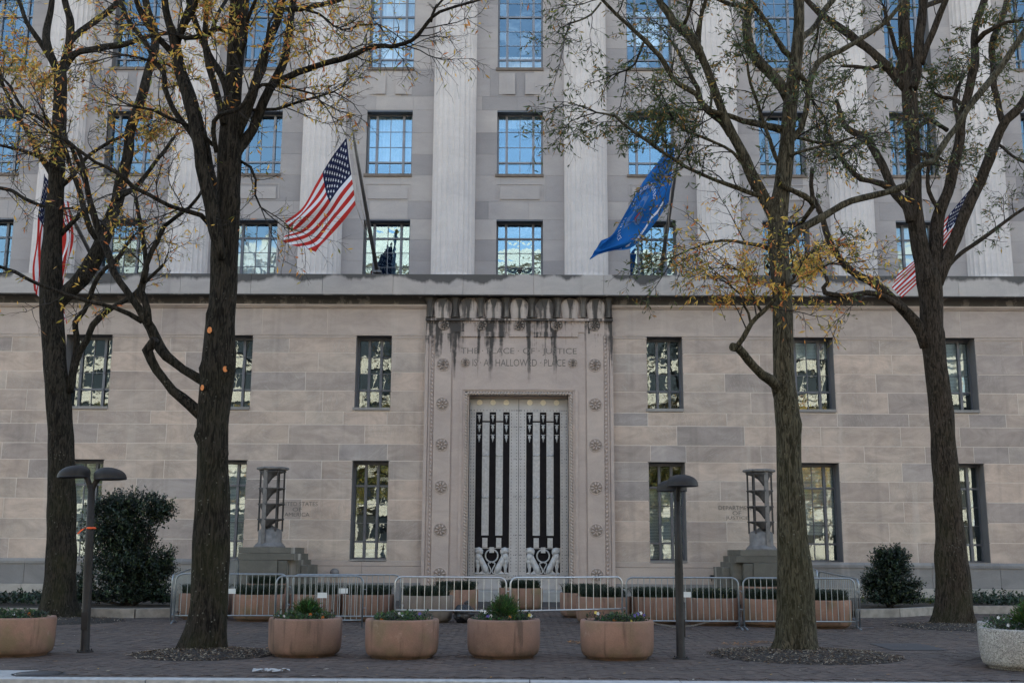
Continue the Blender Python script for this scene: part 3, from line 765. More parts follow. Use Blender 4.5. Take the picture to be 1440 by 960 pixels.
# ---- windows
pane_cache = {}
def pane(w, h, mat, parent, x, y, z, name='pane'):
    k = (round(w, 2), round(h, 2), mat)
    if k not in pane_cache:
        q = MB(); q.box(-w / 2, w / 2, 0, .006, -h / 2, h / 2); pane_cache[k] = q.mesh('pane', M[mat])
    o = link(name, pane_cache[k], parent, (x, y, z), rot=(random.uniform(-.004, .004), 0, random.uniform(-.005, .005)))
    return o
def window(xc, half, z0, z1, Y, cols, rows, mat, single, heavy_rows=(), heavy_cols=(), head=.07, blind=None, lite=False, sill=True, nosep=False):
    """cols/rows: fractions of the glazed width/height; heavy_*: indices of the bars that are thick"""
    f = MB(); fr = .055
    x0, x1 = xc - half, xc + half; yf = Y - .045
    f.box(x0, x0 + fr, yf, Y + .05, z0, z1); f.box(x1 - fr, x1, yf, Y + .05, z0, z1)
    f.box(x0 + fr, x1 - fr, yf, Y + .05, z1 - head, z1); f.box(x0 + fr, x1 - fr, yf, Y + .05, z0, z0 + fr)
    gx0, gx1, gz0, gz1 = x0 + fr, x1 - fr, z0 + fr, z1 - head
    cx = [gx0 + (gx1 - gx0) * c for c in np.cumsum([0] + list(cols)) / sum(cols)]
    cz = [gz1 - (gz1 - gz0) * c for c in np.cumsum([0] + list(rows)) / sum(rows)]
    for i, x in enumerate(cx[1:-1], 1):
        w = .045 if i in heavy_cols else .014; f.box(x - w, x + w, yf - (.03 if i in heavy_cols else -.02), Y + .03, gz0, gz1)
        if i in heavy_cols:
            for zz in cz[1:-1]: f.box(x - .02, x + .02, yf - .06, yf - .03, zz - .03, zz + .03)
    for j, z in enumerate(cz[1:-1], 1):
        w = .032 if j in heavy_rows else .010; f.box(gx0, gx1, yf + (-.012 if j in heavy_rows else .026), Y + .028, z - w, z + w)
    win = f.build('window', M['winframe_lite' if lite else 'winframe'], BLD)
    if single:
        for a, b in zip(cx, cx[1:]):
            for c, d in zip(cz[1:], cz):
                pane(b - a - .012, d - c - .012, mat, win, (a + b) / 2, Y, (c + d) / 2)
    else:
        q = MB()
        for a, b in zip(cx, cx[1:]):
            for c, d in zip(cz[1:], cz):
                t1, t2 = random.uniform(-.0025, .0025), random.uniform(-.0025, .0025)
                q.quadmesh([(a + .006, Y + t1 - t2, c + .006), (b - .006, Y - t1 - t2, c + .006), (b - .006, Y - t1 + t2, d - .006), (a + .006, Y + t1 + t2, d - .006)], [(0, 1, 2, 3)])
        q.build('pane', M[mat], win, kind='stuff')
    # dark room behind
    q = MB(); q.quadmesh([(x0, Y + .9, z0), (x1, Y + .9, z0), (x1, Y + .9, z1), (x0, Y + .9, z1)], [(0, 1, 2, 3)])
    q.quadmesh([(x0, Y + .05, z0), (x0, Y + .9, z0), (x0, Y + .9, z1), (x0, Y + .05, z1)], [(0, 1, 2, 3)]); q.quadmesh([(x1, Y + .05, z0), (x1, Y + .9, z0), (x1, Y + .9, z1), (x1, Y + .05, z1)], [(0, 1, 2, 3)])
    q.build('room_recess', M['interior'], win)
    if blind:
        kind, lo, hi = blind; q = MB(); zl = z1 - (z1 - z0) * hi; zh = z1 - (z1 - z0) * lo
        if kind == 'slat':
            z = zh
            while z > zl: q.quadmesh([(gx0, Y + .10, z), (gx1, Y + .10, z), (gx1, Y + .13, z - .036), (gx0, Y + .13, z - .036)], [(0, 1, 2, 3)]); z -= .05
            q.build('blind', M['blind'], win, kind='stuff')
        else:
            n = 26
            for i in range(n):
                a = gx0 + (gx1 - gx0) * i / n; b = gx0 + (gx1 - gx0) * (i + 1) / n; ya, yb = Y + .14 + .02 * (i % 2), Y + .14 + .02 * ((i + 1) % 2)
                q.quadmesh([(a, ya, zl), (b, yb, zl), (b, yb, zh), (a, ya, zh)], [(0, 1, 2, 3)])
            q.build('curtain', M['curtain'], win)
    return win
lowblind = {(-3, 'b'): ('slat', 0, 1), (-2, 'b'): ('slat', 0, .98), (2, 'b'): ('slat', 0, .72), (1, 'b'): ('slat', .25, .97), (2, 'a'): ('slat', 0, .25), (3, 'a'): ('slat', .05, .75), (-2, 'a'): None, (-1, 'b'): ('slat', .9, 1)}
for xc, hw, z0, z1, row, k in LOW:
    Y = .55
    if abs(k) == 1: cols = [.30, .36, .30]; hc = (1, 2)
    else: cols = [.24, .30, .30, .24]; hc = (1, 3)
    if row == 'a': rows = [1, 1, 1, 1.02]; hr = (3,)
    else: rows = [1.15, 1.0, 1.0, 1.0, .85]; hr = (1, 4)
    window(xc, hw, z0, z1, Y, cols, rows, 'glass', abs(k) < 4, hr, hc, head=.10, blind=lowblind.get((k, row)))
for xc, hw, z0, z1, row, k in LOW:
    mb = MB()
    if row == 'a': mb.box(xc - hw - .06, xc + hw + .0, -.05, .5, z0 - .10, z0 - .003)
    else: mb.box(xc - hw, xc + hw, -.02, .5, z0 - .07, z0 - .002)
    mb.build('window_sill', M['plinth'], BLD)
upb = {(-1, 'd'): ('curtain', 0, .78), (1, 'e'): ('curtain', .45, .75), (-1, 'e'): ('curtain', .1, 1), (0, 'd'): ('curtain', .0, .2), (3, 'c'): ('slat', 0, .9), (0, 'e'): ('curtain', .85, 1), (1, 'd'): None, (-2, 'c'): ('curtain', .3, .9)}
for xc, hw, z0, z1, row, k in UP:
    cols = [.26, .44, .44, .26]; hc = (1, 3)
    if row == 'c': rows = [.8, .8, .8, .72]; hr = (1,)
    elif row == 'd': rows = [1, 1, 1, .85]; hr = (3,)
    else: rows = [1, 1, 1.0, 1, 1, 1, 1, .75]; hr = (4, 7)
    window(xc, hw, z0, z1, YU + .42, cols, rows, 'glass_up', abs(k) <= 1 and row != 'e', hr, hc, head=.09, blind=upb.get((k, row)), lite=row != 'c')
for xc, hw, z0, z1, row, k in UP: mb = MB(); mb.box(xc - hw + .002, xc + hw - .002, YU + .012, YU + .40, z1 - .05, z1 - .002); mb.build('window_head', M['winframe'], BLD)

# ================================================================== DOORWAY
DO = BLD
Ys = -.16
mb = MB()
mb.box(-3.22, -1.84, Ys + .03, .011, .30, 9.0, tone=2.3); mb.box(1.84, 3.22, Ys + .03, .011, .30, 9.0, tone=2.9)
mb.box(-1.84, 1.84, Ys + .03, .29, 6.98, 9.0, tone=2.6)
mb.box(-3.22, 3.22, Ys + .03, .011, 9.0, 10.26, tone=2.6)
sur = mb.build('door_surround', M['surround'], BLD)
mb = MB()
for s in (-1, 1):
    def bx(a, b, y, z0, z1, t=1.): 
        p, q = sorted((s * a, s * b)); mb.box(p, q, y, Ys + .028, z0, z1, tone=t)
    bx(3.23, 3.12, Ys - .03, .30, 8.92); bx(3.09, 3.04, Ys + .0, .30, 8.9); bx(2.90, 2.32, Ys - .012, .30, 9.0, 3.)
    bx(2.30, 2.29, Ys + .012, .3, 9.0)
    bx(2.02, 1.93, Ys + .0, .30, 7.08)
mb.box(-1.93, 1.93, Ys, Ys + .028, 7.03, 7.08)
mb.build('pilaster_strip', M['surround'], sur)
# egg-and-leaf strip
mb = MB()
for s in (-1, 1):
    z = .36
    while z < 8.95:
        mb.ball((s * 2.97, Ys + .03, z), .05, .03, .065, 6, 4, rot=Matrix.Rotation(s * .5, 3, 'Y')); mb.ball((s * 2.935, Ys + .03, z + .07), .022, .025, .03, 5, 3); z += .135
mb.build('leaf_moulding', M['surround'], sur, kind='stuff')
# rope moulding round the door opening
mb = MB()
def rope(p0, p1, r, pitch):
    p0, p1 = Vector(p0), Vector(p1); L_ = (p1 - p0).length; n = int(L_ / pitch); d = (p1 - p0) / n; ax = d.normalized()
    side = ax.cross(Vector((0, 1, 0)))
    for i in range(n):
        c = p0 + d * (i + .5); q = (ax + side * .9).normalized()
        mb.tube([c - q * r * 1.25 + Vector((0, .02, 0)), c - q * r * .7 - Vector((0, r * .6, 0)), c + q * r * .7 - Vector((0, r * .6, 0)), c + q * r * 1.25 + Vector((0, .02, 0))], [pitch * .2, pitch * .42, pitch * .42, pitch * .2], 5, caps=False)
rope((-1.795, Ys + .06, .3), (-1.795, Ys + .06, 6.93), .055, .105); rope((1.795, Ys + .06, .3), (1.795, Ys + .06, 6.93), .055, .105)
rope((-1.80, Ys + .06, 6.91), (1.80, Ys + .06, 6.91), .055, .105)
mb.build('rope_moulding', M['surround_clean'], sur, kind='stuff')
mb = MB(); 
for s in (-1, 1):
    p, q = sorted((s * 1.84, s * 1.70)); mb.box(p, q, Ys + .08, .5, .3, 6.98)
mb.box(-1.84, 1.84, Ys + .08, .5, 6.86, 6.98); mb.box(-1.70, 1.70, .25, .6, 6.80, 6.87)
mb.build('door_reveal', M['surround_clean'], sur)
# rosettes
def rosette_mesh(r, mat):
    mb = MB(); n = 28
    mb.tube([(r * math.cos(2 * math.pi * i / n), 0, r * math.sin(2 * math.pi * i / n)) for i in range(n + 1)], r * .085, 6, caps=False)
    for k in range(8):
        a = 2 * math.pi * k / 8 + .2
        c, s_ = math.cos(a), math.sin(a)
        mb.tube([(c * r * .22, -.006, s_ * r * .22), (c * r * .55, -.035, s_ * r * .55), (c * r * .86, -.006, s_ * r * .86)], [r * .04, r * .17, r * .07], 6)
    mb.ball((0, -.02, 0), r * .17, .04, r * .17, 8, 5)
    return mb.mesh('rosette', mat)
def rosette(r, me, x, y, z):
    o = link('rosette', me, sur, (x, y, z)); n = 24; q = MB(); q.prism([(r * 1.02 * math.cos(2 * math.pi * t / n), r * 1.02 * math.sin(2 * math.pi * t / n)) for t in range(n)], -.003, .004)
    q.build('rosette_shade', M['rosette_shade'], o)
rm = rosette_mesh(.22, M['surround']); rs = rosette_mesh(.185, M['surround'])
for s in (-1, 1):
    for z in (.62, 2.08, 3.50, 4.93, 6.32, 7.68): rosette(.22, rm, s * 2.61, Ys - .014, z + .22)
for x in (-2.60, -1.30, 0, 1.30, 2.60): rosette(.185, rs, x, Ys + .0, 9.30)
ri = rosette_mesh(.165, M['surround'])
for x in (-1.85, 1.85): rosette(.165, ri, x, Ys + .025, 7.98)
# crown: row of lobes between dark darts
for i in range(8):
    x = (i - 3.5) * .885; mb = MB()
    mb.prism([(x - .22, 10.258), (x - .13, 10.10), (x - .10, 9.88), (x - .08, 9.56), (x + .08, 9.56), (x + .10, 9.88), (x + .13, 10.10), (x + .22, 10.258)][::-1][::-1], Ys - .05, Ys + .03)
    mb.prism([(x - .12, 10.258), (x - .06, 10.06), (x - .035, 9.56), (x + .035, 9.56), (x + .06, 10.06), (x + .12, 10.258)], Ys - .13, Ys - .05)
    mb.build('leaf_dart', M['cove'], sur)
for i in range(7):
    x = (i - 3) * .885; ml = MB(); n = 16
    for (hw, hh, y0, y1) in ((1.0, 1.0, Ys - .02, Ys + .03), (.86, .93, Ys - .06, Ys - .02), (.66, .84, Ys - .085, Ys - .06)):
        poly = [(x - .27 * hw, 9.52), (x + .27 * hw, 9.52)] + [(x + .325 * hw * math.cos(math.pi * t / n), 9.935 + .315 * hh * math.sin(math.pi * t / n)) for t in range(n + 1)]
        ml.prism(poly, y0, y1)
    ml.build('carved_lobe', M['lobe'], sur)
    ml = MB(); ml.prism([(x - .05, 9.52), (x + .05, 9.52), (x + .03, 9.85), (x + .13, 10.20), (x - .13, 10.20), (x - .03, 9.85)], Ys - .12, Ys - .086); ml.build('lobe_stem', M['cove'], sur)
mb = MB(); mb.box(-3.24, 3.24, Ys - .06, Ys + .03, 9.44, 9.52); mb.box(-3.24, 3.24, Ys - .035, Ys + .03, 9.56, 9.58); 
for i in range(58): mb.ball((-3.14 + i * .11, Ys + .02, 9.39), .035, .03, .045, 5, 3)
mb.build('crown_moulding', M['surround'], sur)
# capital flutes and dentil line of the frieze
mb = MB()
for i in range(19):
    x = -2.1 + i * 4.2 / 18
    mb.box(x - .035, x + .035, Ys + .008, Ys + .03, 9.06, 9.42)
mb.box(-2.26, 2.26, Ys - .0, Ys + .03, 9.045, 9.06)
for c in (-1.72, -.58, .58, 1.72, 0):
    pass
for c in (-1.68, -.84, 0, .84, 1.68):
    mb.box(c - .36, c + .36, Ys - .015, Ys + .03, 8.90, 9.045)
    for j in range(8): mb.ball((c - .315 + j * .09, Ys + .0, 8.89), .035, .03, .03, 6, 4)
mb.build('frieze_flutes', M['surround'], sur)
a = P(648, 496, Ys); b = P(811, 496, Ys)
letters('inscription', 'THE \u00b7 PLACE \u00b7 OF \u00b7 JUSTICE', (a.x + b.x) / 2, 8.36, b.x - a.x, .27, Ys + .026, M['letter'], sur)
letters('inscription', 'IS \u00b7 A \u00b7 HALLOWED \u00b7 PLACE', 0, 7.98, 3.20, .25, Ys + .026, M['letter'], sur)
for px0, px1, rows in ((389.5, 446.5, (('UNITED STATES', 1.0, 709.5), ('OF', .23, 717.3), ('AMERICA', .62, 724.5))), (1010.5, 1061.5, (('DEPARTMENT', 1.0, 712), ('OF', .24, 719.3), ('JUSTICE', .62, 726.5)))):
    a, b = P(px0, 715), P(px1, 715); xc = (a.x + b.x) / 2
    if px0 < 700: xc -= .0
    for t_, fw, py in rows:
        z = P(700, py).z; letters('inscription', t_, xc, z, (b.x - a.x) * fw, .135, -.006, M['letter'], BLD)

# ---- door leaves
YD = .42
def D(px, py, y=YD): return P(px, py, y)
def zx(px, py): p = D(px, py); return p.x, p.z
for s in (0, 1):
    xa, xb = (-1.70, -.008) if s == 0 else (.008, 1.70)
    mb = MB(); mb.box(xa, xb, YD, YD + .08, .34, 6.80); leaf = mb.build('door', M['alu'], BLD)
    cxp = 692.3 if s == 0 else 763.8      # centre of the leaf's panel in the photograph
    cx = zx(cxp, 680)[0]; sc = (zx(735, 680)[0] - zx(691.5, 680)[0]) / 43.5   # metres per px
    def X(dx): return cx + dx * sc
    def Z(py): return zx(727, py)[1]
    # three dark bars and the cross bars between them
    mb = MB()
    for dx in (-19.3, 0, 19.3): mb.box(X(dx - 4.6), X(dx + 4.6), YD - .012, YD + .001, Z(770), Z(579.5))
    mb.box(X(-14.7), X(-4.6), YD - .010, YD + .001, Z(593.7), Z(591.8)); mb.box(X(4.6), X(14.7), YD - .010, YD + .001, Z(593.7), Z(591.8))
    mb.box(X(-14.7), X(-4.6), YD - .010, YD + .001, Z(770), Z(752.5)); mb.box(X(4.6), X(14.7), YD - .010, YD + .001, Z(770), Z(752.5))
    mb.box(X(-23.5), X(23.5), YD - .006, YD + .001, Z(807), Z(771))
    for e in (-7.5, 7.5):
        for t_ in (-1, 1):
            pass
    mb.build('dark_panel', M['door_black'], leaf)
    # light strips with chevrons
    for e in (-9.65, 9.65):
        mb = MB(); mb.box(X(e - 4.7), X(e + 4.7), YD - .004, YD + .001, Z(752.5), Z(594)); mb.box(X(e - 4.5), X(e + 4.5), YD - .02, YD + .001, Z(591), Z(580.5)); mb.box(X(e - 3.4), X(e + 3.4), YD - .034, YD - .018, Z(589.5), Z(582))
        mb.build('relief_strip', M['alu_relief'], leaf)
        mb = MB()
        k = 0; py = 600
        while py < 750:
            w_ = 1.3
            for sg in (-1, 1):
                mb.quadmesh([(X(e), YD - .012, Z(py)), (X(e), YD - .012, Z(py - w_)), (X(e + sg * 4.4), YD - .012, Z(py - 5 - w_)), (X(e + sg * 4.4), YD - .012, Z(py - 5)),
                             (X(e), YD - .003, Z(py + .8)), (X(e + sg * 4.4), YD - .003, Z(py - 4.2))], [(0, 1, 2, 3), (4, 0, 3, 5)])
            py += 8.2; k += 1
        for py in (640, 699):
            for dx in (-2.6, 2.6): mb.ball((X(e + dx), YD - .005, Z(py)), .06, .03, .05, 8, 5)
        mb.build('chevrons', M['alu_relief'], leaf)
        mb = MB(); mb.box(X(e - 3.6), X(e + 3.6), YD - .022, YD + .001, Z(769.5), Z(756)); 
        for py in (759.5, 762.8, 766): mb.box(X(e - 2.5), X(e + 2.5), YD - .03, YD - .02, Z(py + .6), Z(py - .3))
        mb.build('cast_plaque', M['alu_relief'], leaf)
    # small medallions down the bars, round discs at the head
    mb = MB()
    for dx in (-19.3, 0, 19.3):
        for j, (py0, py1) in enumerate(((583, 594), (597, 608), (611, 622))):
            zc_ = (Z(py0) + Z(py1)) / 2; hh = (Z(py0) - Z(py1)) / 2
            mb.ball((X(dx), YD - .018, zc_ + hh * .3), .05, .02, hh * .55, 8, 5); mb.tube([(X(dx), YD - .018, zc_ - hh * .2), (X(dx), YD - .018, zc_ - hh)], [.03, .006], 5)
            mb.box(X(dx - 3), X(dx + 3), YD - .02, YD - .011, zc_ + hh * .86, zc_ + hh * 1.0)
    mb.build('bar_medallions', M['alu_relief'], leaf)
    for dx in (-19, 0, 19):
        mb = MB(); n = 20; rr = 4.0 * sc
        mb.prism([(X(dx) + rr * math.cos(2 * math.pi * t / n), Z(566) + rr * math.sin(2 * math.pi * t / n)) for t in range(n)], YD - .03, YD + .001, inset=0)
        mb.build('round_boss', M['cream'], leaf)
    # rivets
    mb = MB()
    def riv(x, z): mb.quadmesh([(x - .014, YD - .004, z - .014), (x + .014, YD - .004, z - .014), (x + .014, YD - .004, z + .014), (x - .014, YD - .004, z + .014), (x, YD - .014, z)], [(0, 1, 4), (1, 2, 4), (2, 3, 4), (3, 0, 4)])
    for py in np.arange(577, 806, 4.6):
        riv(X(-26.5), Z(py)); riv(X(26.5), Z(py)); riv(xa + .06 if s == 0 else xb - .06, Z(py)); riv(-.07 if s == 0 else .07, Z(py))
    for py in (577, 600, 645, 698, 752, 780, 809): 
        for dx in (-33, -30.5, 30.5, 33): riv(X(dx), Z(py))
    for dx in np.arange(-36, 42, 4.6):
        for py in (577, 811): riv(X(dx), Z(py))
    for dx in np.arange(-36, 42, 3.4): riv(X(dx), Z(558.8))
    mb.build('rivets', M['rivet'], leaf, kind='stuff')
    # ring handle
    mb = MB(); n = 26; rr = 8.6 * sc; zc_ = Z(781)
    mb.tube([(X(0) + rr * math.cos(2 * math.pi * t / n), YD - .05, zc_ + rr * math.sin(2 * math.pi * t / n)) for t in range(n + 1)], .026, 7, caps=False)
    mb.box(X(-3.2), X(3.2), YD - .09, YD, Z(777), Z(769)); mb.build('ring_handle', M['alu_relief'], leaf)
    # pair of seated lions
    def LX(u, sg): return X(sg * (412 - u) / 8 * -1)
    out = [(222, 262), (236, 240), (270, 232), (303, 244), (318, 268), (316, 300), (304, 322), (312, 345), (334, 385), (356, 430), (376, 470), (386, 508), (384, 528), (372, 541), (300, 543), (272, 535), (272, 520), (296, 508), (306, 490), (298, 462), (286, 432), (276, 470), (272, 505), (268, 540), (218, 540), (222, 524), (244, 512), (246, 480), (236, 450), (234, 412), (220, 392), (216, 362), (228, 330), (236, 303), (226, 296)]
    for sg in (1, -1):
        mb = MB()
        pts = [(LX(u, sg), Z(740 + v / 8)) for u, v in out]
        if sg > 0: pts = pts[::-1]
        mb.prism(pts, YD - .035, YD - .005)
        def bl(u, v, ru, rv, d=.05, ang=0):
            mb.ball((LX(u, sg), YD - .032, Z(740 + v / 8)), ru / 8 * sc, d, rv / 8 * sc, 10, 6, rot=Matrix.Rotation(ang * sg, 3, 'Y'))
        bl(268, 275, 44, 40, .06); bl(236, 284, 14, 14, .07); bl(300, 290, 16, 30, .05); bl(262, 345, 38, 48, .06); bl(252, 395, 24, 40, .05); bl(300, 400, 34, 78, .05, -.5); bl(340, 470, 36, 62, .07, -.35)
        bl(256, 460, 13, 60, .05); bl(244, 532, 24, 10, .05); bl(310, 532, 34, 10, .05); bl(228, 262, 8, 6, .08)
        mb.tube([(LX(u, sg), YD - .05, Z(740 + v / 8)) for u, v in ((372, 528), (398, 525), (407, 500), (398, 470), (380, 440), (374, 418), (384, 404), (402, 408))], [.022] * 6 + [.026, .03], 6)
        mb.build('lion_relief', M['alu_relief'], leaf)
    mb = MB(); mb.box(X(-24.5), X(24.5), YD - .03, YD + .001, Z(810), Z(807.4)); mb.build('relief_ledge', M['alu'], leaf)
    mb = MB(); mb.box(xa + .02, xb - .02, YD - .02, YD + .001, .36, .42); mb.build('kick_strip', M['alu'], leaf)
# steps
st_ = MB(); st_.box(-2.3, 2.3, -.50, .6, -.1, .30); st_.box(-1.70, 1.70, .0, .6, .30, .34)
st_.build('step', M['concrete'], BLD)
mb = MB(); mb.box(-1.72, 1.72, .52, .6, .3, 6.9); mb.build('door_backing', M['interior'], BLD)
print('blocks', blocks, 'bricks', len(bricks))

# ================================================================== STREET OBJECTS
def rv(a): return random.uniform(-a, a)
# ---- planters
def planter_parts(root, r, h, mat, soil=True):
    mb = MB(); w = .085
    mb.lathe([(r * .62, .0), (r * .82, .0), (r * .82, .03), (r * .88, .034), (r * .945, .065), (r * .98, .12), (r * .995, .20), (r, .30), (r * 1.005, h - .03), (r - .012, h), (r - w + .01, h), (r - w, h - .02), (r - w - .01, h - .12)], (0, 0, 0), 56)
    b = mb.build('bowl', mat, root)
    mb = MB(); mb.lathe([(.01, h - .04), (r * .5, h - .045), (r - w, h - .07)], (0, 0, 0), 28); mb.build('soil', M['soil'], root)
GREENS = [(.030, .060, .022), (.045, .085, .030), (.06, .11, .04), (.035, .07, .035)]
def leaf_quad(mb, p, d, n, l, w, col):
    s = d.cross(n)
    if s.length < 1e-5: s = d.orthogonal()
    s = s.normalized() * w; m = p + d * l * .5
    mb.quadmesh([p, m + s - n * w * .25, p + d * l, m - s - n * w * .25], [(0, 1, 2, 3)], col=col)
def bedding(x, y, r, h, label, shrub=None, flowers=(), seed=0, dens=1.0):
    random.seed(100 + seed); mb = MB()
    for i in range(int(34 * dens)):
        a = random.uniform(0, 6.28); d = r * .88 * math.sqrt(random.random()); c = Vector((d * math.cos(a), d * math.sin(a), 0)); g = random.choice(GREENS + [(.05, .07, .05), (.035, .05, .035)])
        hh = random.uniform(.06, .17); rad = random.uniform(.06, .12)
        for k in range(44):
            q = Vector((rv(1), rv(1), random.uniform(0, 1))); q.normalize(); p = c + Vector((q.x * rad, q.y * rad, q.z * hh))
            leaf_quad(mb, p, (q + Vector((rv(.6), rv(.6), rv(.4)))).normalized(), q, random.uniform(.03, .055), .012, tuple(v * random.uniform(.6, 1.5) for v in g))
    for i in range(60):   # dry leaves on the soil
        a = random.uniform(0, 6.28); d = r * .85 * math.sqrt(random.random())
        leaf_quad(mb, Vector((d * math.cos(a), d * math.sin(a), .01)), Vector((rv(1), rv(1), .15)).normalized(), Vector((0, 0, 1)), .05, .011, random.choice([(.20, .09, .035), (.10, .05, .025), (.28, .13, .05)]))
    t = mb.build('bedding_plants', M['leaf'], None, (x, y, h - .05)); tag(t, label, 'plants', kind='stuff')
    for (fx, fz, c) in flowers:
        fm = MB(); y_ = -random.uniform(.3, .8) * math.sqrt(max(.01, r * r * .8 - fx * fx))
        for k in range(5):
            a = 6.28 * k / 5; p = Vector((fx, y_, fz)); d = Vector((math.cos(a), -.35, math.sin(a))).normalized(); leaf_quad(fm, p, d, Vector((0, -1, 0)), .032, .014, c)
        fm.build('flower', M['petal'], t)
    if shrub:
        sx, rr, hh, lab = shrub; sm = MB()
        for i in range(620):
            a = random.uniform(0, 6.28); el = random.uniform(.25, 1.5); d = Vector((math.cos(a) * math.cos(el), math.sin(a) * math.cos(el), math.sin(el)))
            base = Vector((rv(.07), rv(.07), random.uniform(0, .12))); ln = random.uniform(.6, 1.0)
            tip = base + Vector((d.x * rr, d.y * rr, d.z * hh)) * ln; g = tuple(v * random.uniform(.5, 1.6) for v in random.choice([(.03, .07, .02), (.045, .095, .025), (.06, .12, .03)]))
            dd = (tip - base).normalized(); n = dd.orthogonal()
            for k in range(5):
                p = base.lerp(tip, .35 + .14 * k); leaf_quad(sm, p, (dd + Vector((rv(.5), rv(.5), rv(.3)))).normalized(), n, .06, .007, g)
        o = sm.build('juniper_shrub', M['leaf'], None, (x + sx, y, h - .04)); tag(o, lab, 'shrub')
W_, PU, OR, YE = (.75, .76, .78), (.17, .14, .45), (.70, .20, .04), (.72, .60, .15)
fp = thing('planter', (*G(428, 924.5).xy, 0), '', 'planter', 'round planters in the front row'); planter_parts(fp, .565, .575, M['terracotta'])
def front(px, py): c = G(px, py); return P(px, py, c.y + .53).x, c.y + .53
FR = [(428, 925.5, 'terracotta planter with a juniper tuft, beside the tree left of the entrance'), (564.5, 928, 'terracotta planter with green algae stains and low white pansies'),
      (708, 927.5, 'terracotta planter with a juniper tuft, in front of the doorway'), (868, 929.5, 'terracotta planter holding blue and yellow pansies, left of the right street lamp'), (20, 925, 'terracotta planter cut off by the left edge, beside the left street lamp')]
for i, (px, py, lab) in enumerate(FR):
    x, y = front(px, py)
    if i == 0: o = fp; fp.location = (x, y, 0); fp['label'] = lab
    else: o = dup(fp, (x, y, 0), lab, rz=i * 1.3)
for i, (px, py, lab) in enumerate(FR):
    x, y = front(px, py)
    sh = {0: (.02, .24, .25, 'small bright green juniper tuft in the planter beside the left tree'), 2: (.0, .30, .33, 'feathery green juniper tuft in the planter before the doorway')}.get(i)
    fl = {0: [(-.28, .08, W_), (.10, .10, OR), (.3, .06, OR)], 1: [(-.02, .14, W_), (.02, .12, W_), (.28, .13, PU), (-.3, .05, OR)], 2: [(-.34, .17, W_), (-.28, .15, W_), (-.24, .10, PU), (-.20, .10, W_), (.1, .09, OR), (.42, .10, W_), (.40, .11, YE)],
          3: [(-.33, .16, YE), (-.30, .15, W_), (-.06, .06, OR), (.30, .15, PU), (.36, .16, W_), (.42, .12, PU), (.2, .06, YE), (.25, .13, PU)], 4: [(.0, .1, W_), (.25, .1, OR)]}[i]
    bedding(x, y, .48, .575, ['low green bedding with one orange bloom in the planter by the left tree', 'low bedding with white pansies in the algae stained planter', 'bedding with white pansies round the juniper before the doorway', 'blue, white and yellow pansies in the planter left of the right lamp', 'low bedding in the planter at the left edge'][i], sh, fl, i)
# exposed aggregate planters, right edge
c = G(1434, 944); ay_ = c.y + .50; ax_ = P(1440, 900, ay_).x; bx_ = P(1434, 900, ay_ + 1.28).x
ag = thing('planter', (ax_, ay_, 0), 'speckled grey exposed aggregate planter cut off by the right edge, the nearer of two', 'planter', 'grey aggregate planters'); planter_parts(ag, .60, .56, M['aggregate'])
ag2 = dup(ag, (bx_, ay_ + 1.28, 0), 'speckled grey aggregate planter at the right edge, behind its twin')
bedding(ax_, ay_, .51, .56, 'bedding with pale blue and white pansies in the nearer grey planter', (.10, .30, .36, 'juniper tuft in the nearer grey planter at the right edge'), [(-.3, .1, W_), (.0, .1, W_), (-.1, .08, YE), (.15, .10, (.5, .6, .85))], 11)
bedding(bx_, ay_ + 1.28, .51, .56, 'bedding with white pansies in the farther grey planter', None, [(-.35, .13, W_), (-.2, .12, (.5, .6, .85)), (-.3, .1, W_), (-.05, .09, PU)], 12)
# back planters with strappy dark lilyturf
def grass_mesh(r, seed, gap=False, pale=False):
    random.seed(seed); mb = MB()
    for i in range(1500):
        a = random.uniform(0, 6.28); d = r * math.sqrt(random.random()); p = Vector((d * math.cos(a), d * math.sin(a), 0)); b = random.uniform(0, 6.28); l = random.uniform(.16, .34)
        out = Vector((math.cos(b), math.sin(b), 0)); q1 = p + Vector((0, 0, l * .6)) + out * l * .15; q2 = p + Vector((0, 0, l * .85)) + out * l * .5; q3 = p + Vector((0, 0, l * .7)) + out * l * .95
        s = Vector((-out.y, out.x, 0)) * .0055; g = random.uniform(.5, 1.6); c = (.022 * g, .036 * g, .020 * g)
        if pale and random.random() < .04: c = (.42, .40, .20)
        mb.quadmesh([p - s, p + s, q1 + s, q1 - s, q2 + s * .7, q2 - s * .7, q3], [(0, 1, 2, 3), (3, 2, 4, 5), (5, 4, 6)], col=c)
    return mb.mesh('lilyturf', M['leaf'])
gm = [grass_mesh(.54, 5), grass_mesh(.54, 6), grass_mesh(.54, 7, pale=True)]
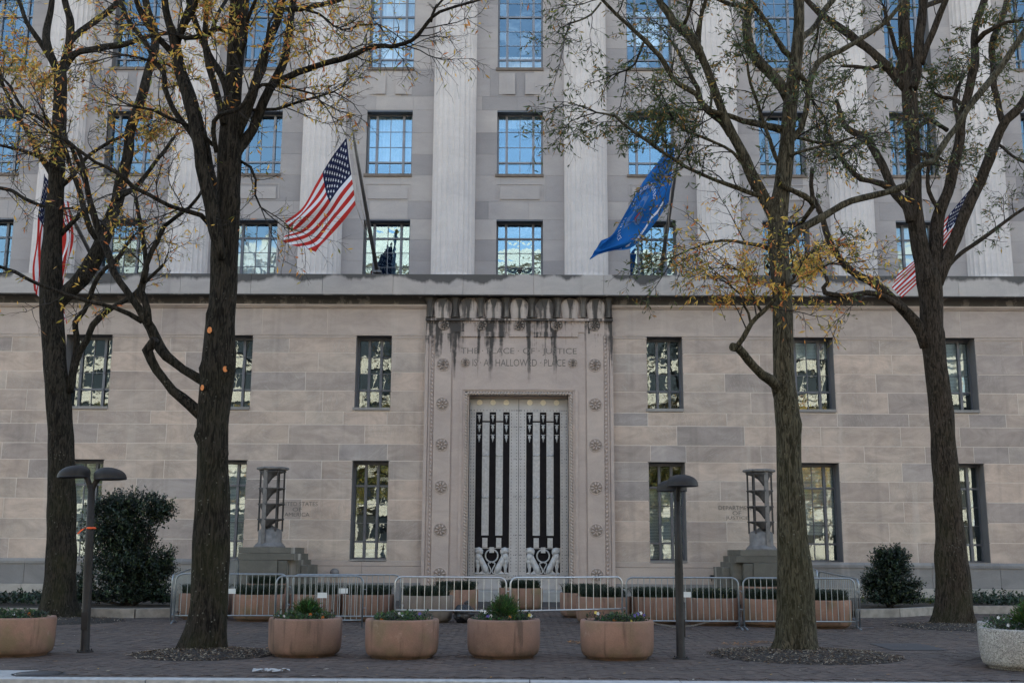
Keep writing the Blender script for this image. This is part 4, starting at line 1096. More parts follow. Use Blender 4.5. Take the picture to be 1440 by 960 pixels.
BK = [(288, 871.5, 0, 'terracotta planter of dark grass behind the barricade, hidden by the tree left of the door'), (364, 874, 0, 'terracotta planter of dark grass just right of the tree left of the door'),
      (443, 873.5, 0, 'terracotta planter of dark grass behind the overlapping barricades, behind the juniper'), (517, 874, 0, 'terracotta planter of dark grass, left of the pale bleached planter'),
      (599, 876, 1, 'pale bleached planter of dark grass behind the barricade, left of the black bag'), (640, 862, 0, 'terracotta planter of dark grass partly hidden behind the pale planter'),
      (732, 858, 0, 'terracotta planter of dark grass standing alone before the door'), (822, 869, 0, 'terracotta planter of dark grass right of the door, tucked behind its neighbour'),
      (848, 878, 0, 'terracotta planter of dark grass behind the barricade, left of the hanging blue ended chain'), (922, 878, 0, 'terracotta planter of dark grass left of the right street lamp pole, behind the barricade'),
      (1003, 880, 2, 'terracotta planter of grass with pale dry blades, right of the right street lamp'), (1083, 882, 0, 'terracotta planter of dark grass left of the tree on the right, behind the barricade'),
      (1158, 884, 0, 'terracotta planter of dark grass at the right end of the barricades'), (375, 853, 3, 'terracotta planter of dark grass set back beside the left stone pedestal'), (1068, 856, 3, 'terracotta planter of dark grass set back beside the right stone pedestal')]
bp = None
bpale = thing('planter', (0, 0, 0), '', 'planter', 'round planters behind the barricades'); planter_parts(bpale, .615, .60, M['terracotta_pale'])
for i, (px, py, kd, lab) in enumerate(BK):
    c = G(px, py); y = c.y + .55; x = P(px, py, y).x; z = 0
    if kd == 3: y = -2.9; x = c.x * (1.0) ; z = .22 if False else 0; q = P(px, 830, y); x = q.x
    if kd == 1: bpale.location = (x, y, 0); bpale['label'] = lab
    elif bp is None:
        bp = thing('planter', (x, y, 0), lab, 'planter', 'round planters behind the barricades'); planter_parts(bp, .615, .60, M['terracotta'])
    else: dup(bp, (x, y, 0.0 if kd != 3 else .0), lab, rz=i * 1.7)
    g = link('lilyturf', gm[2] if kd == 2 else gm[i % 2], None, (x, y, .54)); g.rotation_euler = (0, 0, i)
    tag(g, 'clump of dark strappy grass in the ' + lab.split(', ', 1)[0].replace('terracotta planter of dark grass ', 'terracotta planter ').replace('terracotta planter of grass', 'planter').replace('pale bleached planter of dark grass', 'pale bleached planter') + ((', ' + lab.split(', ', 1)[1]) if ', ' in lab else ''), 'grass', 'grass clumps in the back planters', kind='stuff')
for kx in ():
    pass
# ---- barricades
FRH = 1.07
def tube_rounded(mb, x0, x1, z0, z1, r, cr=.14, seg=8, mat=None):
    pts = [(x0, 0, z0)]
    for k in range(6): a = math.pi - k * math.pi / 10; pts.append((x0 + cr + cr * math.cos(a), 0, z1 - cr + cr * math.sin(a)))
    for k in range(6): a = math.pi / 2 - k * math.pi / 10; pts.append((x1 - cr + cr * math.cos(a), 0, z1 - cr + cr * math.sin(a)))
    pts.append((x1, 0, z0)); mb.tube(pts, r, seg)
bar_cache = {}
def barricade(p0, p1, label, mat='galv', bottom=.17, nb=18, lift=0.0, feet='ff', plate=None, tilt=0.0, z0=0.0, flat=False):
    p0, p1 = Vector(p0), Vector(p1); L_ = (p1 - p0).length; an = math.atan2(p1.y - p0.y, p1.x - p0.x)
    t = thing('barricade', (p0.x, p0.y, z0), label, 'barrier', 'steel crowd barricades', rz=an); t.rotation_euler = (0, tilt, an)
    mb = MB(); tube_rounded(mb, 0, L_, .02, FRH, .019); mb.tube([(0, 0, bottom), (L_, 0, bottom)], .016, 8)
    mb.tube([(L_, 0, .42), (L_ + .07, 0, .42), (L_ + .07, 0, .38)], .009, 5); mb.tube([(L_, 0, .80), (L_ + .07, 0, .80), (L_ + .07, 0, .76)], .009, 5)
    mb.build('frame', M[mat], t)
    k = (round(FRH - bottom, 2), mat)
    if k not in bar_cache: q = MB(); q.tube([(0, 0, bottom), (0, 0, FRH - .01)], .0085, 6, caps=False); bar_cache[k] = q.mesh('bar', M[mat])
    for i in range(nb): link('bar', bar_cache[k], t, (L_ * (i + 1) / (nb + 1), 0, 0))
    for side, xx in zip(feet, (0, L_)):
        if side == '-': continue
        q = MB()
        if flat: q.tube([(-.32 if xx == 0 else -.30, -.0, .025), (.32, 0, .025)], .016, 6); q.tube([(0, -.3, .02), (0, .3, .02)], .016, 6)
        else: q.tube([(0, .30, .012), (0, .22, .03), (0, 0, .06), (0, -.22, .03), (0, -.30, .012)], .017, 6)
        q.build('foot', M[mat], t, (xx, 0, 0))
    if plate:
        xx, zz, m_ = plate; q = MB(); q.box(xx - .10, xx + .10, -.024, -.014, zz - .055, zz + .055); q.build('plate', M[m_], t)
    return t
def GL(px, py): c = G(px, py); return (c.x, c.y, 0)
barricade(GL(244, 876), GL(401.5, 876), 'steel barricade around the tree left of the door, leftmost of the front line', plate=(1.22, .70, 'white_plate'), flat=False)
barricade(GL(409.5, 877), GL(562, 877), 'steel barricade with a white tag behind the shorter angled one, left of the pale planter', plate=(1.12, .72, 'white_plate'), feet='-f')
barricade(GL(386, 884), GL(508.8, 883), 'narrow angled steel barricade behind the leftmost juniper, overlapping two others', plate=(.95, .68, 'white_plate'), nb=14, feet='--')
barricade(GL(554.5, 885), GL(711.5, 887), 'bright steel barricade with a high bottom rail, left of the door centre', 'galv_new', .40, 14, feet='--')
barricade(GL(717.5, 887), GL(875.5, 882), 'bright steel barricade with a high bottom rail, right of the door centre', 'galv_new', .40, 14, feet='--')
barricade(GL(881.5, 884), GL(1040, 884.5), 'steel barricade crossed by the right street lamp pole', plate=(1.28, .72, 'white_plate'))
barricade(GL(1047, 884.5), GL(1205, 885), 'steel barricade behind the tree right of the door, rightmost of the front line')
# side returns running back towards the wall, the ground there rises a little
def rail_line(lst, labs, n):
    pts = [(P(px, py, Y), Y) for px, py, Y in lst]
    for i, ((a, ya), (b, yb)) in enumerate(zip(pts, pts[1:])):
        d = Vector((b.x - a.x, b.y - a.y, 0)); e = d.normalized() * .04; dz = b.z - a.z
        t = barricade((a.x + e.x, a.y + e.y, 0), (b.x - e.x, b.y - e.y, 0), labs[i], nb=n, feet='f-' if i else 'ff', flat=True, z0=a.z - FRH, plate=(1.3, .55, 'blue_plate') if (i == 0 and a.x > 0) else None)
        t.rotation_euler = (0, -math.atan2(dz, d.length), math.atan2(d.y, d.x))
rail_line([(1207, 814, -12.6), (1149, 802, -10.0), (1134, 794, -7.5), (1100, 789, -5.2)], ['steel barricade running back from the right end of the front line, with a blue tag', 'steel barricade second in the line running back to the wall, right of the tree', 'steel barricade farthest back beside the right stone pedestal, behind the tree'], 20)
rail_line([(243, 808, -11.8), (272, 798, -9.5), (303, 792, -7.2), (337, 785, -4.9)], ['steel barricade running back from the left end of the front line', 'steel barricade second in the line running back, hidden by the tree left of the door', 'steel barricade farthest back beside the left stone pedestal'], 20)
# ---- chains and ties
def chain_thing(pts, label, r=.024):
    mb = MB(); pts = [Vector(p) for p in pts]; L_ = sum((b - a).length for a, b in zip(pts, pts[1:])); n = int(L_ / (r * 1.7)); 
    for i in range(n):
        s = L_ * i / n; j = 0
        while j < len(pts) - 2 and s > (pts[j + 1] - pts[j]).length: s -= (pts[j + 1] - pts[j]).length; j += 1
        d = (pts[j + 1] - pts[j]).normalized(); c = pts[j] + d * s; sd = d.orthogonal().normalized(); 
        if i % 2: sd = d.cross(sd)
        mb.tube([c + d * r * math.cos(a) + sd * r * .6 * math.sin(a) for a in [k * math.pi / 4 for k in range(9)]], r * .26, 5, caps=False)
    o = mb.build('chain', M['chain']); tag(o, label, 'chain'); return o
a = P(884, 866, -13.3); b = P(912, 873, -13.35); c = P(950, 880, -13.35); d = P(975, 878, -13.35); e = P(1012, 870, -13.35)
chain_thing([a, b], 'short taut chain at the left foot of the barricade behind the right lamp')
chain_thing([P(905, 871, -13.4), P(925, 877, -13.4), P(950, 881, -13.4), P(975, 879, -13.4), P(995, 874, -13.4), P(1014, 870, -13.3)], 'long rusty chain sagging in front of the planters right of the street lamp')
chain_thing([P(868, 808, -13.05), P(873, 817, -13.1), P(874, 824, -13.1), P(883, 826, -13.1)], 'dark chain looped between two barricades right of the door', .017)
chain_thing([P(710, 825, -13.5), P(715, 826, -13.55), P(720, 825, -13.5)], 'dark chain tying the two bright barricades together', .017)
# black rubbish bag
c = G(652, 876); mb = MB()
random.seed(3); n1, n2 = 20, 14; vs = []
for i in range(n2 + 1):
    th = math.pi * i / n2
    for k in range(n1):
        an = 2 * math.pi * k / n1; r = 1 + .16 * noise.noise(Vector((math.cos(an) * 2.5, math.sin(an) * 2.5, th * 2.2))) + .10 * noise.noise(Vector((math.cos(an) * 7, math.sin(an) * 7, th * 6)))
        z = .20 + .21 * math.cos(th) * r; w_ = math.sin(th) ** .8 * r
        vs.append((.24 * w_ * math.cos(an), .22 * w_ * math.sin(an), max(.002, z)))
fs = [(i * n1 + k, (i + 1) * n1 + k, (i + 1) * n1 + (k + 1) % n1, i * n1 + (k + 1) % n1) for i in range(n2) for k in range(n1)]
mb.quadmesh(vs, fs, smooth=False); mb.tube([(0, 0, .36), (.02, 0, .44), (.08, .02, .46)], [.05, .03, .05], 7)
t = mb.build('rubbish_bag', M['black_plastic'], None, (c.x, c.y + .2, 0)); tag(t, 'knotted black rubbish bag on the bricks between the pale planter and the door', 'bag')

# ---- street lamps
def lamp_head(mb, c, r, h, a):
    "half-dome shade: domed cap cut flat below, apex towards the pole"
    ux, uy = math.cos(a), math.sin(a); vs = []; n, m = 20, 8
    for i in range(m + 1):
        t = i / m * math.pi / 2
        for k in range(n):
            an = 2 * math.pi * k / n; rr = r * math.sin(t); 
            x = rr * math.cos(an); y = rr * math.sin(an); z = h * math.cos(t) ** .8 if i < m else 0
            x = x - (.30 * r) * (1 - i / m)
            vs.append((c[0] + ux * x - uy * y, c[1] + uy * x + ux * y, c[2] + z))
    fs = [(i * n + k, (i + 1) * n + k, (i + 1) * n + (k + 1) % n, i * n + (k + 1) % n) for i in range(m) for k in range(n)]
    o = len(vs); vs += [(v[0], v[1], c[2] - .025) for v in vs[m * n:(m + 1) * n]]; fs += [(m * n + k, o + k, o + (k + 1) % n, m * n + (k + 1) % n) for k in range(n)]; fs.append(tuple(o + k for k in range(n)))
    mb.quadmesh(vs, fs, smooth=True)
def street_lamp(x, y, ang, label, lean=0.0, sc=1.0):
    t = thing('street_lamp', (x, y, 0), label, 'street lamp', 'twin headed street lamps', rz=ang); t.rotation_euler = (0, lean, ang)
    mb = MB(); mb.lathe([(.085, 0), (.085, .02), (.070, .05), (.068, 1.35), (.064, 1.6), (.056, 2.62), (.0, 2.64)], (0, 0, 0), 18)
    mb.box(-.05, .05, -.071, -.05, .35, .62); mb.lathe([(.135, 0), (.135, .02), (.09, .022)], (0, 0, 0), 18); mb.lathe([(.071, 1.33), (.071, 1.37)], (0, 0, 0), 18)
    for k in range(4): mb.tube([(.11 * math.cos(k * 1.571 + .78), .11 * math.sin(k * 1.571 + .78), .02), (.11 * math.cos(k * 1.571 + .78), .11 * math.sin(k * 1.571 + .78), .05)], .012, 6)
    mb.build('pole', M['lampmetal'], t)
    for s in (-1, 1):
        mb = MB(); zt = 2.78 if s < 0 else 2.73
        mb.tube([(0, 0, 2.42), (s * .02, 0, 2.58), (s * .07, 0, zt - .05), (s * .15, 0, zt + .03), (s * .22, 0, zt + .07)], [.045, .045, .042, .04, .035], 10); 
        mb.build('arm', M['lampmetal'], t)
        mb = MB(); lamp_head(mb, (s * .30, 0, zt), .255, .175, 0 if s > 0 else math.pi); mb.build('lamp_head', M['lampmetal'], t)
    t.scale = (sc, sc, sc); return t
c = G(119, 916.5); street_lamp(c.x, c.y, 0, 'dark twin headed street lamp with an orange ribbon, beside the leftmost tree', -0.034)
c2 = G(957.5, 926); street_lamp(c2.x, c2.y, math.pi / 2 + .16, 'dark street lamp with stacked domed heads, right of the door', 0.0, .945)
mb = MB(); p = P(126, 742, c.y - .07); p.x -= .0; mb.tube([(p.x + .065 * math.cos(a), c.y + .07 * math.sin(a), p.z) for a in [k * 6.2832 / 12 for k in range(13)]], .016, 5, caps=False)
mb.quadmesh([(p.x - .07, c.y - .075, p.z - .005), (p.x - .05, c.y - .085, p.z + .015), (p.x - .13, c.y - .10, p.z - .03), (p.x - .19, c.y - .09, p.z - .09), (p.x - .17, c.y - .09, p.z - .10), (p.x - .12, c.y - .10, p.z - .055)], [(0, 1, 2, 5), (5, 2, 3, 4)])
t = mb.build('ribbon', M['orange']); tag(t, 'orange plastic ribbon tied round the left street lamp pole', 'ribbon')

PTZ = P(379, 769, -1.75).z
# ---- stone pedestals with cast lamp standards
def pedestal(xc, label):
    t = thing('pedestal', (xc, -1.45, 0), label, 'pedestal', 'stepped stone pedestals')
    s = 1 if xc > 0 else -1
    def bxm(name, x0, x1, y0, y1, z0, z1): m_ = MB(); a, b = sorted((-s * x0, -s * x1)); m_.box(a, b, y0, y1, z0, z1, tone=random.random() * 9, bev=.012); m_.build(name, M['pedestal'], t)
    # x measured from the centre, + towards the doorway
    bxm('pedestal_cap', -.86, .78, -.80, 1.45, PTZ - .19, PTZ - .002)
    bxm('pedestal_block', -.86, .92, -.84, 1.45, PTZ - .40, PTZ - .195); 
    bxm('pedestal_block', -.90, .40, -.90, 1.45, -.05, PTZ - .405); bxm('pedestal_block', .405, .70, -.86, 1.45, -.05, PTZ - .42)
    bxm('pedestal_block', .705, 1.02, -.60, 1.45, .0, 1.30); bxm('pedestal_block', 1.025, 1.26, -.30, 1.45, .0, 1.14)
    return t
PTZ = P(379, 769, -1.75).z
def standard(xc, label):
    y = -1.75
    t = thing('lamp_standard', (xc, y, PTZ), label, 'lamp standard', 'openwork cast lamp standards')
    mb = MB(); mb.lathe([(.0, .0), (.50, .0), (.50, .03), (.47, .05), (.44, .10), (.40, .13), (.375, .16), (.37, .52), (.33, .56), (.15, .64), (.06, .70)], (0, 0, 0), 28)
    mb.build('drum', M['standard'], t)
    n = 6; tw = -.38 if xc < 0 else .38; px_, py_ = .33 * math.sin(tw), -.33 * math.cos(tw)
    for k in range(n):
        a = -math.pi / 2 + tw + k * 2 * math.pi / n; x_, y_ = .375 * math.cos(a), .375 * math.sin(a); m_ = MB(); w_ = .06 if k == 0 else .024
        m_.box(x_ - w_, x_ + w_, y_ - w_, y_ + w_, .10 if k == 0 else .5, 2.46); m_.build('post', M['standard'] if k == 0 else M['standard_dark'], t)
    for z in (2.38, 1.84, 1.34, .86):
        m_ = MB(); low = z > .9; n_ = 24
        prof = [(.02, -.02), (.30, -.01), (.40, .03), (.43, .035), (.43, .012), (.36, -.02), (.27, -.07), (.18, -.15), (.12, -.25), (.07, -.37 if low else -.2), (.01, -.38 if low else -.21)]
        vs = [];
        for j, (r, dz) in enumerate(prof):
            k_ = 0 if j < 4 else min(1, (.43 - r) / .36)
            for q_ in range(n_): an = 2 * math.pi * q_ / n_; vs.append((r * math.cos(an) + px_ * k_, r * math.sin(an) + py_ * k_ * .9, z + dz))
        m_.quadmesh(vs, [(j * n_ + q_, j * n_ + (q_ + 1) % n_, (j + 1) * n_ + (q_ + 1) % n_, (j + 1) * n_ + q_) for j in range(len(prof) - 1) for q_ in range(n_)], smooth=True)
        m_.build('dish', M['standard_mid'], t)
    m_ = MB(); m_.lathe([(.30, 2.44), (.44, 2.44), (.47, 2.47), (.47, 2.53), (.43, 2.545), (.38, 2.545), (.36, 2.50), (.30, 2.50)], (0, 0, 0), 28)
    for k in range(6):
        a = -math.pi / 2 + tw + k * math.pi / 3; m_.ball((.44 * math.cos(a), .44 * math.sin(a), 2.50), .09, .07, .05, 8, 5)
    m_.build('top_ring', M['standard'], t)
pl = P(379, 768, -1.75); pr = P(1071, 768, -1.75)
pedestal(pl.x, 'weathered stepped stone pedestal left of the door, under the left lamp standard'); pedestal(pr.x, 'weathered stepped stone pedestal right of the door, behind the tree')
standard(pl.x, 'openwork grey cast lamp standard beside the UNITED STATES OF AMERICA lettering'); standard(pr.x, 'openwork grey cast lamp standard beside the DEPARTMENT OF JUSTICE lettering')

# ---- small wall fittings
def camera_fit(px, py, Y, label, s=1.0):
    p = P(px, py, Y); t = thing('security_camera', p, label, 'security camera', 'security cameras on the ledge')
    mb = MB(); mb.box(-.09 * s, .09 * s, -.10, .12, -.05 * s, .05 * s); mb.build('camera_body', M['black_plastic'], t)
    mb = MB(); mb.ball((0, -.02, -.10 * s), .065 * s, .065, .065 * s, 10, 6); mb.build('dome', M['black_plastic'], t); mb = MB(); mb.tube([(0, .05, -.05), (0, .12, -.22)], .02, 6); mb.build('bracket', M['winframe'], t)
camera_fit(731, 379, -.25, 'small black security camera on the ledge above the doorway')
camera_fit(137, 377, -.25, 'pale security camera on the ledge behind the leftmost tree', .8)
p = P(470.5, 805, -.28); mb = MB(); mb.ball((0, 0, 0), .155, .155, .15, 16, 10); mb.tube([(0, .15, -.05), (0, .03, -.12)], .05, 8); t = mb.build('wall_light', M['standard'], None, p); tag(t, 'round grey globe light low on the wall right of the left pedestal', 'light')
p = P(1001, 810, -.25); mb = MB(); mb.box(-.055, .055, -.08, .1, -.045, .045); mb.tube([(0, .0, -.04), (0, .05, -.15)], .015, 6); t = mb.build('floodlight', M['black_plastic'], None, p); tag(t, 'tiny dark floodlight low on the wall left of the right pedestal', 'light')

# ---- flags
def catmull(a, b, c, d, t): return ((2 * b) + (c - a) * t + (2 * a - 5 * b + 4 * c - d) * t * t + (3 * b - a - 3 * c + d) * t ** 3) * .5
def lerp_row(pts, t):
    n = len(pts) - 1; x = min(max(t, 0), .99999) * n; i = int(x); f = x - i
    g = lambda k: pts[k] if 0 <= k <= n else (pts[0] * 2 - pts[1] if k < 0 else pts[n] * 2 - pts[n - 1])
    return catmull(g(i - 1), g(i), g(i + 1), g(i + 2), f)
class Flag:
    def __init__(s, rows, Y, amp=.05, folds=5.0):      # rows[j][i] = (px, py, dy); j from the top edge down
        s.g = [[P(a[0], a[1], Y + (a[2] if len(a) > 2 else 0)) for a in r] for r in rows]; s.amp = amp; s.folds = folds
    def at(s, u, v):
        p = lerp_row([lerp_row(r, u) for r in s.g], v)
        w = s.amp * (math.sin(s.folds * (v * 1.6 + u * .9) * 2.0) + .5 * math.sin(s.folds * (v * 3.1 - u * 1.7) + 1.0)) * (.35 + u)
        return p + Vector((0, w, 0))
    def nrm(s, u, v):
        e = .01; a = s.at(min(u + e, 1), v) - s.at(max(u - e, 0), v); b = s.at(u, min(v + e, 1)) - s.at(u, max(v - e, 0)); n = a.cross(b)
        return n.normalized() if n.length > 1e-9 else Vector((0, -1, 0))
    def patch(s, mb, u0, u1, v0, v1, nu, nv):
        vs = [s.at(u0 + (u1 - u0) * i / nu, v0 + (v1 - v0) * j / nv) for j in range(nv + 1) for i in range(nu + 1)]
        mb.quadmesh(vs, [(j * (nu + 1) + i, j * (nu + 1) + i + 1, (j + 1) * (nu + 1) + i + 1, (j + 1) * (nu + 1) + i) for j in range(nv) for i in range(nu)], smooth=True)
    def decal(s, mb, poly, off=.012):
        for sg in (-1, 1):
            vs = [s.at(u, v) + s.nrm(u, v) * off * sg for u, v in poly]; mb.quadmesh(vs, [tuple(range(len(vs)))])
def cloth(name, col, trans=.35):
    m, nt, b = new_mat(name); b.inputs['Base Color'].default_value = (*col, 1); b.inputs['Roughness'].default_value = .75; b.inputs['Specular IOR Level'].default_value = .2
    tr = nt.nodes.new('ShaderNodeBsdfTranslucent'); tr.inputs['Color'].default_value = (*col, 1)
    mx = nt.nodes.new('ShaderNodeMixShader'); mx.inputs[0].default_value = trans; out = nt.nodes['Material Output']
    nt.links.new(b.outputs[0], mx.inputs[1]); nt.links.new(tr.outputs[0], mx.inputs[2]); nt.links.new(mx.outputs[0], out.inputs['Surface'])
    bump(nt, b, noise_f(nt, 9, 3), .25, .02); return m
CR, CW, CN, CB = cloth('red flag cloth', (.50, .035, .030)), cloth('white flag cloth', (.78, .79, .84)), cloth('navy flag cloth', (.014, .020, .065)), cloth('blue flag cloth', (.012, .125, .42))
CSEAL = cloth('grey seal embroidery', (.12, .22, .44))
def star_poly(cu, cv, ru, rv_): return [(cu + (ru if k % 2 == 0 else ru * .42) * math.sin(k * math.pi / 5), cv - (rv_ if k % 2 == 0 else rv_ * .42) * math.cos(k * math.pi / 5)) for k in range(10)]
def us_flag(fl, label):
    t = thing('flag', fl.at(0, 0), label, 'flag', 'flags hanging from the ledge poles'); inv = Matrix.Translation(-t.location)
    def fin(mb, name, mat, kind=None): o = mb.build(name, mat, t, -t.location, kind); return o
    for k in range(13):
        mb = MB(); v0, v1 = k / 13, (k + 1) / 13; fl.patch(mb, .4 if k < 7 else 0, 1, v0, v1, 26, 2); fin(mb, 'stripe', CR if k % 2 == 0 else CW)
    mb = MB(); fl.patch(mb, 0, .4, 0, 7 / 13, 16, 14); fin(mb, 'canton', CN)
    mb = MB(); 
    for r in range(9):
        for c_ in range(6 if r % 2 == 0 else 5):
            cu = .4 * ((c_ + .5) / 6 if r % 2 == 0 else (c_ + 1) / 6); cv = 7 / 13 * (r + 1) / 10; fl.decal(mb, star_poly(cu, cv, .0165, .031))
    fin(mb, 'stars', CW)
FY = -4.1
f1 = Flag([[(487.5, 193), (466, 222, -.1), (446, 257, 0), (426, 290, .1), (401, 311, .2)], [(491, 226), (470, 252, .1), (450, 284, -.15), (424, 312, -.1), (407, 326, .25)],
           [(496, 257), (478, 279, -.1), (460, 304, .1), (434, 332, .15), (399, 340, .0)], [(500.5, 288), (486, 307), (465, 330, -.05), (452, 345, 0), (444, 354, 0)]], FY, .05)
us_flag(f1, 'American flag on the pole left of the doorway, spread out and drooping')
f2 = Flag([[(62, 244), (57, 285, .1), (52, 320, 0), (48, 365, .1), (47, 408, 0)], [(66, 252), (66, 300, .35), (63, 340, .3), (60, 385, .2), (58, 420, .2)],
           [(80, 270), (92, 325, -.3), (86, 362, -.2), (80, 400, -.2), (84, 440, -.1)], [(97, 285), (103, 330), (96, 370), (87, 420), (95, 457)]], FY, .07, 7)
us_flag(f2, 'American flag hanging limp behind the leftmost tree')
f3 = Flag([[(1377, 251), (1350, 283, -.1), (1322, 318, .1), (1296, 356, 0), (1262, 386, .1)], [(1371, 272), (1346, 300, .1), (1320, 335, -.1), (1290, 370, .1), (1255, 404, 0)],
           [(1362, 298), (1342, 320, -.1), (1322, 345, .05), (1296, 380, 0), (1262, 412, 0)], [(1353, 322), (1337, 340), (1320, 361, .05), (1300, 388, 0), (1268, 419, 0)]], FY, .05)
us_flag(f3, 'American flag seen through the forked trunks of the rightmost tree')
f4 = Flag([[(950, 201), (930, 222, 0), (905, 255, .1), (882, 295, 0), (862, 328, .1), (846, 338, 0)], [(948, 228), (926, 255, .15), (900, 285, -.1), (876, 318, .12), (852, 342, 0), (838, 350, 0)],
           [(945, 256), (926, 283, -.1), (906, 310, .1), (882, 338, -.1), (852, 352, .1), (833, 358, 0)], [(941, 283), (926, 307, 0), (905, 333, .05), (884, 350, 0), (852, 354, 0), (829, 365, 0)]], FY, .06)
t = thing('flag', f4.at(0, 0), 'royal blue department flag with seal and scroll, right of the doorway', 'flag', 'flags hanging from the ledge poles')
mb = MB(); f4.patch(mb, 0, 1, 0, 1, 36, 26); mb.build('cloth', CB, t, -t.location)
mb = MB()      # seal: ring of lettering, eagle-like device, ribbon
def flag_text(mb, s, cu, cv, rad, a0, a1, size):
    for i, ch in enumerate(s):
        if ch == ' ': continue
        a = a0 + (a1 - a0) * i / max(1, len(s) - 1); v, f = text_mesh(ch)
        if not v: continue
        x0 = (min(q[0] for q in v) + max(q[0] for q in v)) / 2
        for sg in (-1, 1):
            pts = []
            for q in v:
                lx, ly = (q[0] - x0) * size, q[1] * size; rr = rad + ly; uu = cu + (rr * math.sin(a) + lx * math.cos(a)) * .62; vv_ = cv - (rr * math.cos(a) - lx * math.sin(a))
                pts.append(f4.at(uu, vv_) + f4.nrm(uu, vv_) * .014 * sg)
            mb.quadmesh(pts, f)
flag_text(mb, 'DEPARTMENT OF JUSTICE', .45, .46, .30, -1.75, 1.75, .08)
mb.build('flag_lettering', CW, t, -t.location, 'stuff')
mb = MB(); 
for poly in ([(.30, .40), (.36, .30), (.42, .36), (.45, .28), (.48, .36), (.54, .30), (.60, .40), (.55, .44), (.50, .47), (.49, .56), (.46, .60), (.41, .56), (.40, .47), (.35, .44)],): f4.decal(mb, poly)
mb.build('seal_device', CSEAL, t, -t.location)
mb = MB(); f4.decal(mb, [(.42, .46), (.48, .46), (.48, .53), (.45, .58), (.42, .53)], .016); mb.build('shield', CR, t, -t.location)
mb = MB(); pr_ = None
sc_ = [(.12, .80), (.22, .84), (.30, .80), (.38, .86), (.50, .89), (.60, .84), (.68, .86), (.76, .80)]
for (u0, v0), (u1, v1) in zip(sc_, sc_[1:]): f4.decal(mb, [(u0, v0 - .03), (u1, v1 - .03), (u1, v1 + .03), (u0, v0 + .03)])
mb.build('scroll', CW, t, -t.location)
def flagpole(top, base, label):
    t = thing('flagpole', base, label, 'flagpole', 'slanting flagpoles on the ledge'); d = top - base
    mb = MB(); mb.tube([(0, 0, 0), d * .5, d], [.075, .062, .040], 12); mb.build('pole', M['polemetal'], t)
    mb = MB(); mb.ball(d + d.normalized() * .10, .10, .10, .10, 14, 9); mb.tube([d, d + d.normalized() * .06], .03, 8); mb.build('finial', M['gold'], t)
    mb = MB(); mb.lathe([(.16, -.02), (.16, .05), (.09, .10), (.09, .2)], (0, 0, 0), 14); mb.build('socket', M['polemetal'], t)
    return d
T1, B1_ = P(492.5, 166, -4.4), P(530.5, 383, -.15); flagpole(T1, B1_, 'slanting flagpole with a gold ball, carrying the spread American flag left of the doorway')
T2, B2_ = P(58, 222, -4.4), P(141, 383, -.15); flagpole(T2, B2_, 'slanting flagpole with a gold ball behind the leftmost tree')
T3, B3_ = P(960, 175, -4.4), P(929, 384, -.15); flagpole(T3, B3_, 'slanting flagpole with a gold ball, carrying the blue flag')
T4, B4_ = P(1385, 235, -4.4), P(1325, 386, -.15); flagpole(T4, B4_, 'slanting flagpole behind the rightmost tree, carrying an American flag')
for (T, B, F, lab) in ((T1, B1_, f1, 'pale halyard rope beside the flagpole left of the doorway'), (T3, B3_, f4, 'pale halyard rope beside the blue flag pole')):
    mb = MB(); a = T.lerp(B, .03) + Vector((-.05, -.05, 0)); m1 = F.at(0, 0); m2 = F.at(0, 1); e = T.lerp(B, .78) + Vector((-.05 if T.x < 0 else .05, -.06, 0))
    mb.tube([a, m1], .010, 5); mb.tube([m1, m2], .010, 5); mb.tube([m2, (m2 + e) / 2 + Vector((0, -.05, -.1)), e], .010, 5); mb.tube([a + Vector((.06, 0, 0)), (a + e) / 2 + Vector((-.10, -.15, -.1)), e], .010, 5)
    o = mb.build('halyard', M['rope']); tag(o, lab, 'rope')

# ================================================================== PLANTING BEDS
def bed(pts, label_k, hgt, label_s):
    "low concrete kerb along a line of ground points"
    t = thing('bed_kerb', (pts[0][0], pts[0][1], 0), label_k, 'kerb')
    for (a, b) in zip(pts, pts[1:]):
        a, b = Vector(a), Vector(b); d = (b - a).normalized(); n = Vector((-d.y, d.x)) * .09
        q = MB(); v = [(a.x - n.x, a.y - n.y), (b.x - n.x, b.y - n.y), (b.x + n.x, b.y + n.y), (a.x + n.x, a.y + n.y)]
        q.quadmesh([(x - pts[0][0] , y - pts[0][1], z) for z in (-.05, hgt) for x, y in v], [(3, 2, 1, 0), (4, 5, 6, 7), (0, 1, 5, 4), (1, 2, 6, 5), (2, 3, 7, 6), (3, 0, 4, 7)])
        q.build('kerb_stone', M['bedkerb'], t)
def gl(px, py): c = G(px, py); return (c.x, c.y)
KL = [(-17.8, gl(0, 867)[1]), gl(0, 867), gl(60, 867.5), gl(130, 867.5), gl(190, 868), gl(249, 867)]
KR = [gl(1207, 868), gl(1262, 867), gl(1300, 864.5), gl(1345, 862.5), gl(1440, 862), (17.5, gl(1440, 862)[1])]
bed(KL, 'low concrete kerb of the planting bed under the large shrub', .21, '')
bed(KR, 'low curving concrete kerb of the planting bed behind the rightmost tree', .21, '')
for K, nm in ((KL, 'left'), (KR, 'right')):
    mb = MB(); pts = [(x, y + .08) for x, y in K]; n = len(pts)
    vs = [(x, y, .15) for x, y in pts] + [(x, -.1, .17) for x, y in pts]
    mb.quadmesh(vs, [(i, i + 1, n + i + 1, n + i) for i in range(n - 1)]); t = mb.build('bed_soil', M['soil']); t['kind'] = 'structure'
LEAFN = 0
